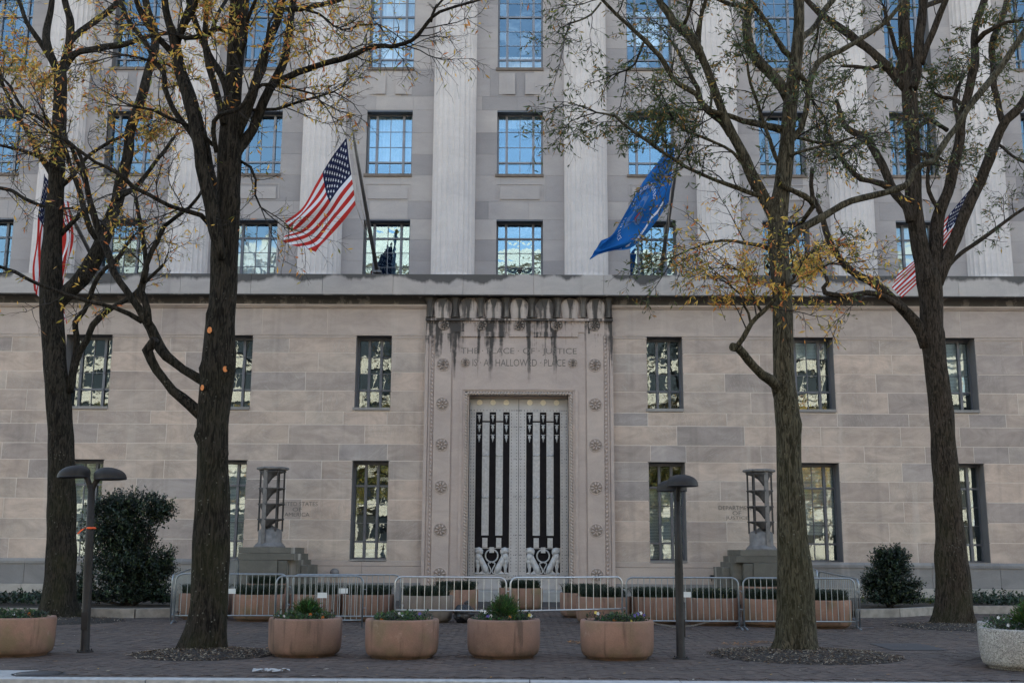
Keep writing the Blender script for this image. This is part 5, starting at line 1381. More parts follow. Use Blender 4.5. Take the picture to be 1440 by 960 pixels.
def leafy(blobs, n, cols, l, w, mat, name, parent, seed, hollow=.55, droop=0.0, base=None):
    "small leaves in sprays through a set of ellipsoids (x, y, z, rx, ry, rz)"
    random.seed(seed); mb = MB(); tot = sum(b[3] * b[5] for b in blobs)
    for b in blobs:
        k = int(n * b[3] * b[5] / tot / 9)
        for i in range(k):
            d = Vector((rv(1), rv(1), rv(1)))
            while d.length > 1 or d.length < .05: d = Vector((rv(1), rv(1), rv(1)))
            d = d.normalized() * (hollow + (1.08 - hollow) * random.random() ** .6) * (1 + .38 * noise.noise(Vector((d.x * 3 + b[0], d.y * 3, d.z * 3 + seed))))
            c = Vector((b[0] + d.x * b[3], b[1] + d.y * b[4], b[2] + d.z * b[5])); tw = (d.normalized() + Vector((rv(.5), rv(.5), .35 + rv(.4)))).normalized()
            if c.z < .16: continue
            g0 = random.choice(cols); sh = random.uniform(.4, 1.9)
            for q in range(9):
                p = c + tw * (q - 4) * l * .42; dd = (tw * .5 + Vector((rv(1), rv(1), rv(1) - droop))).normalized(); nn = Vector((rv(.6), -.3 + rv(.5), 1)).normalized()
                s2 = sh * random.uniform(.75, 1.3); leaf_quad(mb, p, dd, nn, l * random.uniform(.7, 1.2), w, tuple(v * s2 for v in g0))
    return mb.build(name, M[mat], parent, kind='stuff')
HOLLY = [(.008, .018, .011), (.013, .027, .014), (.007, .013, .010), (.02, .034, .02), (.034, .05, .02)]
def pxblobs(Y, lst, depth=.75):
    out = []
    for (px, py, rx, ry) in lst:
        c = P(px, py, Y); e = P(px + rx, py, Y); f = P(px, py - ry, Y); out.append((c.x, c.y, c.z, e.x - c.x, (e.x - c.x) * depth, f.z - c.z))
    return out
YS = -8.0
t = thing('holly_shrub', (P(180, 860, YS).x, YS, .15), 'tall dark evergreen shrub behind the left street lamp', 'shrub')
blobs = pxblobs(YS, [(170, 800, 55, 58), (150, 740, 32, 45), (185, 730, 42, 38), (215, 716, 27, 18), (160, 712, 24, 16), (178, 705, 30, 14), (198, 800, 32, 45), (228, 798, 18, 24), (215, 838, 28, 26), (140, 845, 26, 16), (112, 835, 18, 22), (180, 765, 28, 30), (118, 815, 10, 12), (205, 840, 34, 22), (231, 716, 15, 14), (236, 792, 12, 22), (222, 704, 14, 9)])
blobs = [(b[0] - t.location.x, b[1] - YS, b[2] - .15, *b[3:]) for b in blobs]
leafy(blobs, 46000, HOLLY, .072, .024, 'waxy', 'foliage', t, 21, .1)
mb = MB()
for b in blobs: mb.tube([(rv(.15), rv(.1), 0), (b[0] * .5, b[1], b[2] * .5), (b[0], b[1], b[2])], [.035, .025, .008], 6)
mb.build('stems', M['twig'], t)
YS = -6.6
t = thing('holly_shrub', (P(1253, 862, YS).x, YS, .15), 'conical dark holly bush between the barricades and the rightmost tree', 'shrub')
blobs = pxblobs(YS, [(1252, 838, 38, 24), (1250, 812, 32, 24), (1256, 790, 22, 20), (1240, 790, 14, 14), (1258, 778, 12, 10), (1283, 822, 13, 7), (1226, 820, 12, 14), (1276, 838, 16, 16), (1238, 776, 5, 8)])
blobs = [(b[0] - t.location.x, b[1] - YS, b[2] - .15, *b[3:]) for b in blobs]
leafy(blobs, 21000, HOLLY, .070, .023, 'waxy', 'foliage', t, 22, .1)
mb = MB()
for b in blobs: mb.tube([(rv(.08), rv(.08), 0), (b[0] * .4, b[1], b[2] * .5), (b[0], b[1], b[2])], [.03, .02, .006], 6)
mb.build('stems', M['twig'], t)
def groundcover(xa, xb, ya, yb, n, label, cols, seed, hmax=.34):
    random.seed(seed); mb = MB()
    for i in range(n):
        x = random.uniform(xa, xb); y = random.uniform(ya, yb); h = random.uniform(.12, hmax) * (1 + .5 * noise.noise(Vector((x * 1.3, y, 0)))); g = random.choice(cols); c = Vector((x, y, .16))
        for k in range(9):
            a = random.uniform(0, 6.28); d = Vector((math.cos(a) * .6, math.sin(a) * .6, random.uniform(.1, .9))).normalized(); p = c + Vector((0, 0, h * (.3 + .7 * k / 9))) + Vector((rv(.04), rv(.04), 0)); s = random.uniform(.55, 1.5)
            leaf_quad(mb, p, d, Vector((rv(.4), rv(.4), 1)).normalized(), random.uniform(.07, .13), .028, tuple(v * s for v in g))
    t = mb.build('ground_cover', M['waxy']); tag(t, label, 'ground cover', kind='stuff')
GC = [(.020, .042, .024), (.032, .06, .03), (.016, .03, .02)]
groundcover(-17.4, -11.3, -8.6, -6.6, 520, 'dark leathery ground cover in the bed left of the leftmost tree', GC, 31)
groundcover(-9.5, -8.6, -8.4, -7.6, 60, 'dark ground cover between the leftmost tree and the large shrub', GC, 32)
groundcover(12.2, 17.3, -6.2, -4.0, 480, 'dark leathery ground cover in the bed right of the rightmost tree', GC, 33, .42)
groundcover(9.6, 11.7, -6.1, -5.2, 55, 'pale green and yellow ground cover between the holly bush and the rightmost tree', [(.05, .08, .02), (.12, .13, .03), (.03, .06, .02)], 34, .26)

# ================================================================== STREET TREES
def ipts(pl, Y, dy):
    out = []; n = len(pl)
    for i, (px, py, w) in enumerate(pl):
        yy = Y + dy * i / max(1, n - 1); p = P(px, py, yy); k = abs((P(px + 10, py, yy) - p).length) / 10; out.append((p, w * k / 2))
    return out
def smooth_path(pr, step=.16):
    P_ = [p for p, r in pr]; R = [r for p, r in pr]; pts = []; rad = []
    n = len(P_)
    for i in range(n - 1):
        a = P_[i - 1] if i else P_[0] * 2 - P_[1]; d = P_[i + 2] if i + 2 < n else P_[n - 1] * 2 - P_[n - 2]
        m = max(1, int((P_[i + 1] - P_[i]).length / step))
        for k in range(m):
            t = k / m; pts.append(catmull(a, P_[i], P_[i + 1], d, t)); rad.append(R[i] + (R[i + 1] - R[i]) * t)
    pts.append(P_[-1]); rad.append(R[-1]); return pts, rad
def bark_tube(mb, pts, rad, seg, amp, seed, base=None, knots=()):
    o = len(mb.v); mb.tube(pts, rad, seg, smooth=True, caps=True); n = len(pts)
    for i in range(n):
        for k in range(seg):
            j = o + i * seg + k; v = Vector(mb.v[j]); c = pts[i]; d = v - c; r = rad[i]
            f = 1 + amp * noise.noise(Vector((v.x * 2.2 + seed, v.y * 2.2, v.z * 1.3))) + amp * .5 * noise.noise(Vector((v.x * 8 + seed, v.y * 8, v.z * 2)))
            if base is not None:
                h = v.z - base
                if h < .8: an = math.atan2(d.y, d.x); f += max(0, (1 - h / .8)) ** 2.0 * (.02 + .15 * math.sin(an * 5 + seed) + .08 * math.sin(an * 8 + 2 * seed))
            for kp, kr in knots:
                q = (v - kp).length
                if q < kr: f += .35 * (1 - q / kr)
            mb.v[j] = tuple(c + d * f)
def twig_tree(mb, lb, p, d, L, r, lvl, dens, rng, pal, leaflen, stats):
    n = max(3, int(L / .16)); pts = [p]; q = p.copy(); dd = d.copy()
    for i in range(n):
        dd = (dd + Vector((rng.gauss(0, .17), rng.gauss(0, .17), rng.gauss(0, .15) - .015 * (2 if lvl > 0 else 0)))).normalized(); q = q + dd * (L / n); pts.append(q.copy())
    rads = [max(.0022, r * (1 - .75 * i / n)) for i in range(n + 1)]
    mb.tube(pts, rads, 3 if r < .012 else 5, caps=False)
    if lvl < 2:
        m = int(L / (.12 if lvl == 0 else .11))
        for i in range(m):
            t = rng.uniform(.15, 1) * n; k = min(int(t), n - 1); b = pts[k].lerp(pts[k + 1], t - k); ax = (pts[k + 1] - pts[k]).normalized()
            s = ax.cross(Vector((rng.gauss(0, 1), rng.gauss(0, 1), rng.gauss(0, 1)))).normalized(); nd = (ax * .75 + s * .8).normalized()
            twig_tree(mb, lb, b, nd, L * rng.uniform(.28, .5), r * .5, lvl + 1, dens, rng, pal, leaflen, stats)
    dn = dens(q) if lvl > 0 else dens(q) * .5
    if dn > 0:
        for k in range(1, n + 1):
            m = dn * (1.45 if p.x < 0 else 2.3); m = int(m) + (rng.random() < m - int(m))
            for _ in range(m):
                b = pts[k - 1].lerp(pts[k], rng.random()); l = leaflen * rng.uniform(.6, 1.2)
                v = (dd * .6 + Vector((rng.gauss(0, .6), rng.gauss(0, .6), rng.gauss(-.25, .55)))).normalized(); nn = Vector((rng.gauss(0, 1), rng.gauss(0, 1), rng.gauss(0, 1))).normalized()
                c = pal(b, rng); leaf_quad(lb, b, v, nn, l, l * .13, c); stats[0] += 1
def street_tree(name, label, Y, bark, trunk, limbs, clusters, pal, seed, leaflen, base_px, twigs=1.0, bare=.12, knots=(), cuts=(), group='street trees before the building', extra=()):
    rng = random.Random(seed); b = G(*base_px); Y = b.y if Y is None else Y
    root = thing(name, (b.x, b.y, 0), label, 'tree', group); inv = -root.location
    kn = [(P(px, py, Y - .15), kr) for px, py, kr in knots]
    pts, rad = smooth_path(ipts(trunk, Y, 0), .13); mb = MB(); bark_tube(mb, pts, rad, 28, .12, seed, 0.0, kn)
    mb.build('trunk', M[bark], root, inv)
    cl = []
    for (px, py, rx, ry, d_) in clusters:
        c = P(px, py, Y); k = (P(px + 1, py, Y) - c).length; cl.append((c, rx * k, ry * k, d_))
    def dens(p):
        # leaf density in the crown, gathered in clumps
        s = bare
        for c, rx, ry, d_ in cl:
            e = ((p.x - c.x) / rx) ** 2 + ((p.z - c.z) / ry) ** 2 + ((p.y - c.y) / 2.5) ** 2
            if e < 1.6: s = max(s, d_ * (1 if e < 1 else (1.6 - e) / .6))
        return s
    tm = MB(); lb = MB(); stats = [0]
    for li, L_ in enumerate(limbs):
        dy = L_[0]; tw = L_[1]; pl = L_[2]; y0 = Y + (L_[3] if len(L_) > 3 else 0)
        pts, rad = smooth_path(ipts(pl, y0, dy), .15)
        for i in range(len(pts)):
            t = i / len(pts); pts[i] = pts[i] + Vector((noise.noise(pts[i] * 1.3 + Vector((li, 0, 0))) * .05, noise.noise(pts[i] * .7 + Vector((0, li, 9))) * .25 * min(1, t * 4), noise.noise(pts[i] * 1.3 + Vector((0, 0, li + 5))) * .05)) * min(1, t * 5)
        mb = MB(); bark_tube(mb, pts, rad, 12 if rad[0] > .05 else 7, .16, seed + li * 3)
        mb.build('branch', M[bark], root, inv)
        # side shoots
        acc = 0
        for i in range(1, len(pts)):
            seg = (pts[i] - pts[i - 1]); L = seg.length; r = rad[i]
            if r > .085: continue
            rate = tw * twigs * 4.6 * (1.0 if r < .05 else .45)
            acc += L * rate
            while acc > 1:
                acc -= 1; ax = seg.normalized(); s = ax.cross(Vector((rng.gauss(0, 1), rng.gauss(0, 1), rng.gauss(0, 1)))).normalized(); d = (ax * .7 + s * .9 + Vector((0, 0, .12))).normalized()
                twig_tree(tm, lb, pts[i], d, rng.uniform(.5, 1.35), min(r * .45, .014), 0, dens, rng, pal, leaflen, stats)
        if rad[-1] < .05 and tw > 0:
            for _ in range(3):
                d = ((pts[-1] - pts[-2]).normalized() + Vector((rng.gauss(0, .35), rng.gauss(0, .35), rng.gauss(0, .3)))).normalized(); twig_tree(tm, lb, pts[-1], d, rng.uniform(.7, 1.3), min(rad[-1] * .8, .014), 0, dens, rng, pal, leaflen, stats)
    # extra sprays right in the clumps, so that each clump hangs together
    for c, rx, ry, d_ in cl:
        m = int(rx * ry * 6.5 * d_)
        for _ in range(m):
            p = c + Vector((rng.uniform(-1, 1) * rx * .85, rng.uniform(-.9, .9), rng.uniform(-1, 1) * ry * .85)); d = Vector((rng.gauss(0, 1), rng.gauss(0, .6), rng.gauss(0, .5))).normalized()
            twig_tree(tm, lb, p - d * .4, d, rng.uniform(.6, 1.1), .007, 0, dens, rng, pal, leaflen, stats)
    tm.build('twigs', M['twig'], root, inv, 'stuff'); lb.build('leaves', M['leaf'], root, inv, 'stuff')
    for px, py, r in cuts:
        p = P(px, py, Y); # pruning scars facing the street, on the trunk surface
        best = min(range(len(smp)), key=lambda i: abs(smp[i][0].z - p.z)) if (smp := smooth_pairs(trunk, Y)) else 0
        c, rr = smp[best]; dx = max(-rr * .95, min(rr * .95, p.x - c.x)); yy = c.y - math.sqrt(max(.0001, rr * rr - dx * dx)); q = MB(); n = 12
        nrm = Vector((dx, yy - c.y, 0)).normalized(); sd = Vector((-nrm.y, nrm.x, 0)); o_ = Vector((p.x, yy, p.z)) + nrm * .012
        vs = [o_ + nrm * .03] + [o_ + sd * r * .85 * math.cos(6.2832 * k / n) + Vector((0, 0, r * math.sin(6.2832 * k / n))) + nrm * .025 for k in range(n)] + [o_ + sd * r * 1.25 * math.cos(6.2832 * k / n) + Vector((0, 0, r * 1.3 * math.sin(6.2832 * k / n))) - nrm * .03 for k in range(n)]
        q.quadmesh(vs, [(0, 1 + k, 1 + (k + 1) % n) for k in range(n)], smooth=True); q.build('pruning_scar', M['cutwood'], root, inv)
        q = MB(); q.quadmesh(vs[1:], [(k, n + k, n + (k + 1) % n, (k + 1) % n) for k in range(n)], smooth=True); q.build('scar_collar', M[bark], root, inv)
    print(name, 'leaves', stats[0], 'twig faces', len(tm.f)); return root
def smooth_pairs(trunk, Y): a, b = smooth_path(ipts(trunk, Y, 0), .13); return list(zip(a, b))
def palette(cols):
    def f(p, rng):
        c = rng.choice(cols); s = rng.uniform(.7, 1.35); return (c[0] * s, c[1] * s, c[2] * s)
    return f
YEL = palette([(.66, .38, .06), (.72, .46, .09), (.58, .25, .06), (.34, .29, .05), (.19, .21, .05), (.50, .16, .05), (.72, .46, .10), (.44, .34, .06)])
MIX = palette([(.065, .095, .035), (.055, .08, .033), (.08, .11, .04), (.10, .125, .045), (.045, .07, .03), (.065, .095, .035), (.08, .10, .035), (.06, .085, .035), (.09, .12, .04), (.28, .20, .05), (.33, .17, .05)])
TA = [(82, 885, 62), (82, 868, 60), (83, 840, 46), (86, 780, 40), (87, 700, 37), (87, 640, 36), (84, 580, 34), (79, 530, 32), (75, 480, 31), (72, 430, 31), (72, 380, 30), (75, 320, 25), (79, 260, 22), (82, 210, 20), (84, 160, 19), (85, 120, 18), (85, 95, 15)]
LA = [
 (.3, .3, [(80, 430, 16), (98, 408, 22), (115, 392, 24), (134, 362, 22), (149, 325, 19), (160, 286, 18), (168, 252, 17), (180, 215, 15), (186, 180, 15), (199, 140, 14), (211, 90, 12), (214, 50, 11), (206, 10, 10), (200, -30, 9)]),
 (.2, .3, [(83, 105, 12), (73, 80, 11), (67, 60, 11), (65, 33, 9), (71, 0, 8), (75, -40, 6)]),
 (-.3, .3, [(86, 105, 12), (94, 75, 12), (97, 50, 11), (95, 25, 10), (90, 0, 9), (86, -40, 7)]),
 (.5, .8, [(84, 105, 9), (68, 80, 8), (50, 52, 7), (37, 30, 6), (25, 0, 5), (12, -30, 4)]),
 (-.5, .7, [(85, 105, 10), (103, 78, 10), (133, 70, 9), (167, 63, 8), (193, 59, 7), (220, 52, 6), (245, 45, 5)]),
 (.4, .7, [(97, 62, 8), (112, 42, 9), (133, 27, 9), (157, 8, 8), (175, -20, 6)]),
 (.8, 1.0, [(83, 265, 10), (72, 243, 9), (58, 220, 9), (43, 193, 8), (28, 172, 7), (16, 148, 6), (6, 125, 5), (0, 96, 5), (-12, 60, 4)]),
 (-.8, 1.0, [(85, 330, 8), (115, 300, 6), (127, 292, 6), (118, 255, 5), (100, 207, 5), (82, 190, 5), (55, 165, 4), (33, 153, 4), (12, 120, 4), (0, 108, 3)]),
 (-.4, .5, [(98, 552, 11), (104, 507, 11), (112, 492, 10), (124, 478, 9), (130, 458, 9), (146, 441, 8), (158, 432, 7), (180, 416, 6), (202, 395, 5), (230, 372, 4)]),
 (-.6, .4, [(100, 540, 10), (104, 495, 9), (106, 470, 8), (104, 452, 8), (117, 436, 7), (130, 407, 7), (143, 387, 6), (166, 363, 6), (176, 345, 5), (187, 330, 4)]),
 (-1.0, .9, [(140, 340, 8), (128, 325, 9), (118, 300, 8), (108, 262, 7), (97, 232, 6), (88, 205, 5), (70, 178, 5), (62, 160, 4)]),
 (.7, 1.0, [(86, 262, 7), (105, 245, 6), (125, 222, 5), (150, 205, 5), (178, 190, 4), (205, 176, 3)]),
 (-.9, 1.1, [(84, 250, 6), (60, 225, 5), (35, 212, 5), (0, 205, 4), (-20, 200, 3)]),
 (-.3, .8, [(-15, 262, 5), (15, 268, 5), (40, 282, 4.5), (70, 293, 4), (98, 292, 3.5), (125, 300, 3), (140, 310, 2)]),
 (-.2, .8, [(163, 280, 8), (185, 265, 7), (205, 245, 6), (228, 215, 5), (240, 195, 4)]),
]
CA = [(60, 95, 80, 30, 1.0), (95, 115, 30, 35, 1.1), (30, 85, 40, 25, .8), (165, 125, 45, 35, .6), (190, 160, 40, 30, .8), (95, 220, 40, 25, .45), (160, 200, 35, 35, .45), (10, 60, 25, 40, .9), (150, 40, 50, 30, .35), (110, 75, 35, 25, .8)]
street_tree('street_tree', 'bare trunked dark tree with yellow leaves, leftmost, behind the left street lamp', None, 'bark_dark', TA, LA, CA, YEL, 5, .155, (83, 870), 1.0, .10, knots=[(88, 705, .12), (66, 290, .12), (104, 600, .12), (64, 440, .12), (90, 520, .1), (72, 820, .1)])
TB = [(286, 930, 76), (287, 912, 64), (290, 885, 54), (294, 850, 53), (296, 800, 51), (298, 740, 48), (299, 690, 46), (300, 640, 45), (300, 600, 44), (303, 560, 44), (306, 520, 45), (309, 470, 42), (313, 420, 38), (314, 380, 37), (316, 340, 38), (319, 300, 36), (321, 260, 34), (323, 220, 32), (324, 180, 28), (327, 140, 25), (330, 100, 24), (333, 60, 24), (336, 20, 26), (339, -30, 22), (345, -90, 16), (352, -160, 8)]
LB = [
 (-.3, .1, [(296, 596, 16), (280, 580, 16), (266, 567, 15), (253, 556, 14), (240, 545, 13), (230, 532, 12), (218, 517, 12), (211, 504, 12), (206, 492, 15), (213, 483, 13), (218, 477, 12)]),
 (.1, .2, [(294, 540, 15), (280, 532, 14), (266, 524, 13), (257, 519, 12), (245, 510, 12), (233, 500, 13), (224, 488, 14), (218, 477, 15), (211, 461, 14), (204, 449, 13), (197, 436, 11), (188, 424, 10), (179, 411, 10), (170, 398, 9), (162, 383, 10), (157, 368, 10), (149, 352, 10), (140, 337, 10), (133, 323, 9), (127, 300, 9), (121, 275, 8), (119, 250, 7), (116, 226, 6), (108, 210, 5), (94, 198, 4)]),
 (-.2, .5, [(200, 452, 8), (182, 441, 7), (160, 432, 6), (133, 426, 6), (112, 421, 5.5), (92, 416, 5.5), (75, 408, 5), (57, 400, 5), (40, 392, 5), (20, 382, 5), (0, 375, 4.5), (-20, 368, 4)]),
 (.2, .5, [(210, 458, 9), (208, 436, 9), (203, 418, 9), (197, 408, 11), (200, 396, 9), (204, 378, 8), (201, 355, 7), (197, 325, 6), (194, 300, 5), (190, 280, 5)]),
 (.4, .6, [(201, 396, 8), (208, 372, 7), (216, 355, 7), (225, 341, 6.5), (235, 320, 6), (252, 305, 5.5), (267, 293, 5), (280, 278, 4.5), (287, 266, 4)]),
 (0, .2, [(312, 365, 10), (307, 338, 17), (301, 308, 20), (294, 280, 19), (289, 255, 18), (285, 235, 17), (284, 212, 17), (277, 187, 16), (270, 160, 15), (260, 130, 14), (250, 98, 14), (244, 67, 14), (237, 35, 11), (232, 10, 10), (229, -30, 8)], -.3),
 (.5, .2, [(310, 340, 8), (303, 300, 14), (298, 270, 14), (294, 240, 13), (291, 215, 12), (287, 190, 11), (281, 165, 11), (272, 138, 10), (262, 112, 10), (252, 85, 9), (248, 62, 9), (256, 35, 9), (266, 10, 8), (275, -20, 7)], .25),
 (-.7, .7, [(297, 318, 8), (283, 303, 7), (265, 298, 6.5), (240, 290, 6), (213, 277, 6), (190, 268, 6), (178, 256, 6), (167, 247, 6), (150, 238, 5), (138, 233, 5), (122, 222, 5), (105, 210, 5), (92, 198, 4.5), (70, 186, 4)]),
 (.3, .8, [(277, 200, 9), (262, 178, 8), (247, 160, 8), (237, 140, 7), (230, 123, 7), (226, 97, 7), (214, 84, 8), (203, 62, 8), (190, 42, 7), (176, 22, 6.5), (165, -5, 6)]),
 (-.3, .7, [(246, 78, 10), (232, 62, 9), (218, 48, 9), (205, 32, 8), (195, 10, 8), (188, -20, 6)]),
 (-.4, .7, [(245, 72, 8), (254, 52, 8), (262, 35, 7), (272, 18, 6), (280, -10, 5)]),
 (.5, .3, [(326, 232, 17), (335, 210, 17), (345, 196, 16), (355, 182, 14), (364, 165, 14), (373, 148, 13), (381, 132, 13), (388, 116, 13), (396, 92, 12), (400, 75, 11), (404, 50, 10), (409, 25, 9), (413, 0, 9), (420, -40, 7)]),
 (-.2, .3, [(328, 200, 18), (336, 178, 17), (343, 163, 16), (350, 147, 15), (356, 133, 14), (360, 112, 13), (366, 90, 12), (373, 68, 12), (378, 50, 11), (388, 32, 10), (396, 15, 9), (405, -20, 8)]),
 (-.8, .9, [(386, 120, 9), (396, 112, 9), (407, 107, 9), (420, 101, 9), (433, 98, 8.5), (447, 94, 8), (462, 89, 8), (480, 84, 8), (497, 78, 7.5), (512, 71, 7), (524, 67, 7), (540, 66, 6.5), (553, 67, 6), (566, 64, 6), (578, 60, 6), (586, 54, 6), (594, 45, 5.5), (601, 37, 5.5), (608, 30, 5), (620, 23, 4.5), (635, 18, 4), (650, 13, 3.5), (665, 8, 3), (682, 1, 2.5)]),
 (-.2, 1.0, [(606, 31, 4), (609, 23, 3.5), (614, 14, 3.5), (622, 4, 3), (630, -6, 3), (640, -20, 2.5)]),
 (-.9, .7, [(305, 215, 7), (302, 200, 7), (301, 186, 7), (304, 174, 7), (311, 167, 7), (322, 162, 6.5), (334, 157, 6), (343, 145, 6), (350, 133, 6), (360, 118, 5.5), (370, 101, 5), (375, 84, 5), (378, 66, 4.5), (382, 40, 4)], -.4),
 (.2, .6, [(314, 175, 10), (311, 155, 10), (306, 138, 9), (301, 118, 9), (296, 98, 9), (293, 75, 8), (291, 50, 8), (290, 25, 7), (290, 0, 7), (289, -35, 6)], -.2),
 (.4, .6, [(320, 130, 12), (312, 108, 11), (303, 92, 10), (294, 78, 9), (285, 58, 9), (277, 42, 8), (270, 22, 8), (265, 0, 7), (262, -30, 6)]),
 (-.2, .7, [(322, 45, 9), (306, 40, 8), (290, 46, 8), (276, 52, 7), (262, 54, 6), (252, 50, 6)]),
 (.3, .8, [(378, 15, 8), (402, 15, 8), (425, 14, 7.5), (442, 8, 7), (458, 3, 6.5), (475, -3, 6), (500, -10, 5)]),
 (-.4, 1.0, [(430, 14, 4), (448, 18, 3.5), (460, 28, 3.5), (470, 38, 3), (478, 42, 3)]),
 (-.5, 1.0, [(478, 42, 3), (492, 38, 3), (505, 32, 3), (520, 32, 2.5), (530, 31, 2.5)]),
 (-.5, 1.0, [(350, 133, 5), (370, 120, 5), (395, 120, 4), (415, 124, 3.5), (440, 130, 3)]),
 (.6, .9, [(355, 155, 5), (385, 152, 4.5), (410, 145, 4), (440, 138, 3.5), (470, 130, 3)]),
 (-.4, .9, [(300, 205, 5), (285, 190, 5), (265, 178, 4.5), (240, 168, 4.5), (215, 155, 4), (190, 150, 3.5)]),
 (-.2, .8, [(337, 226, 4), (352, 238, 4), (359, 255, 3.5), (358, 275, 3), (366, 292, 2.5)]),
 (.9, .8, [(286, 60, 6), (300, 30, 6), (312, 8, 5), (322, -15, 5)]),
 (-.9, .9, [(330, 90, 7), (345, 60, 6), (352, 30, 6), (362, 5, 5), (370, -20, 5)]),
 (-.6, .9, [(252, 98, 5), (236, 92, 4), (220, 90, 4), (200, 84, 3.5), (178, 80, 3)]),
]
CB_ = [(330, 10, 50, 35, 1.2), (318, 95, 30, 18, .8), (240, 70, 40, 30, .8), (280, 110, 40, 35, .45), (440, 110, 60, 40, .33), (445, 130, 45, 20, .3), (520, 35, 50, 22, .4), (360, 60, 35, 40, .6), (395, 60, 30, 50, .45), (430, 30, 40, 30, .5), (160, 240, 60, 40, .22), (210, 330, 50, 60, .18), (120, 400, 50, 40, .25), (220, 130, 40, 30, .4)]
street_tree('street_tree', 'tall dark tree with fresh pruning scars and yellow leaves, left of the doorway', None, 'bark_dark', TB, LB, CB_, YEL, 9, .13, (288, 915), 1.0, .10,
            knots=[(336, 412, .16), (286, 375, .12), (287, 445, .10), (337, 280, .18), (322, 517, .14), (278, 610, .16), (318, 640, .14), (300, 560, .12), (332, 370, .12), (280, 520, .1)], cuts=[(302, 468.5, .055), (320, 522, .05), (292, 548, .05)])
TC = [(1117, 938, 80), (1117, 920, 66), (1118, 900, 56), (1119, 870, 53), (1118, 830, 52), (1116, 780, 46), (1113, 720, 41), (1110, 660, 36), (1108, 610, 35), (1105, 560, 33), (1103, 520, 30), (1101, 470, 28), (1100, 420, 27), (1096, 370, 27), (1094, 330, 28), (1094, 300, 29), (1099, 268, 24), (1104, 230, 22), (1107, 200, 21), (1110, 160, 20), (1113, 130, 19), (1118, 95, 17), (1122, 60, 16), (1124, 20, 15), (1123, -20, 13), (1121, -80, 10), (1120, -150, 6)]
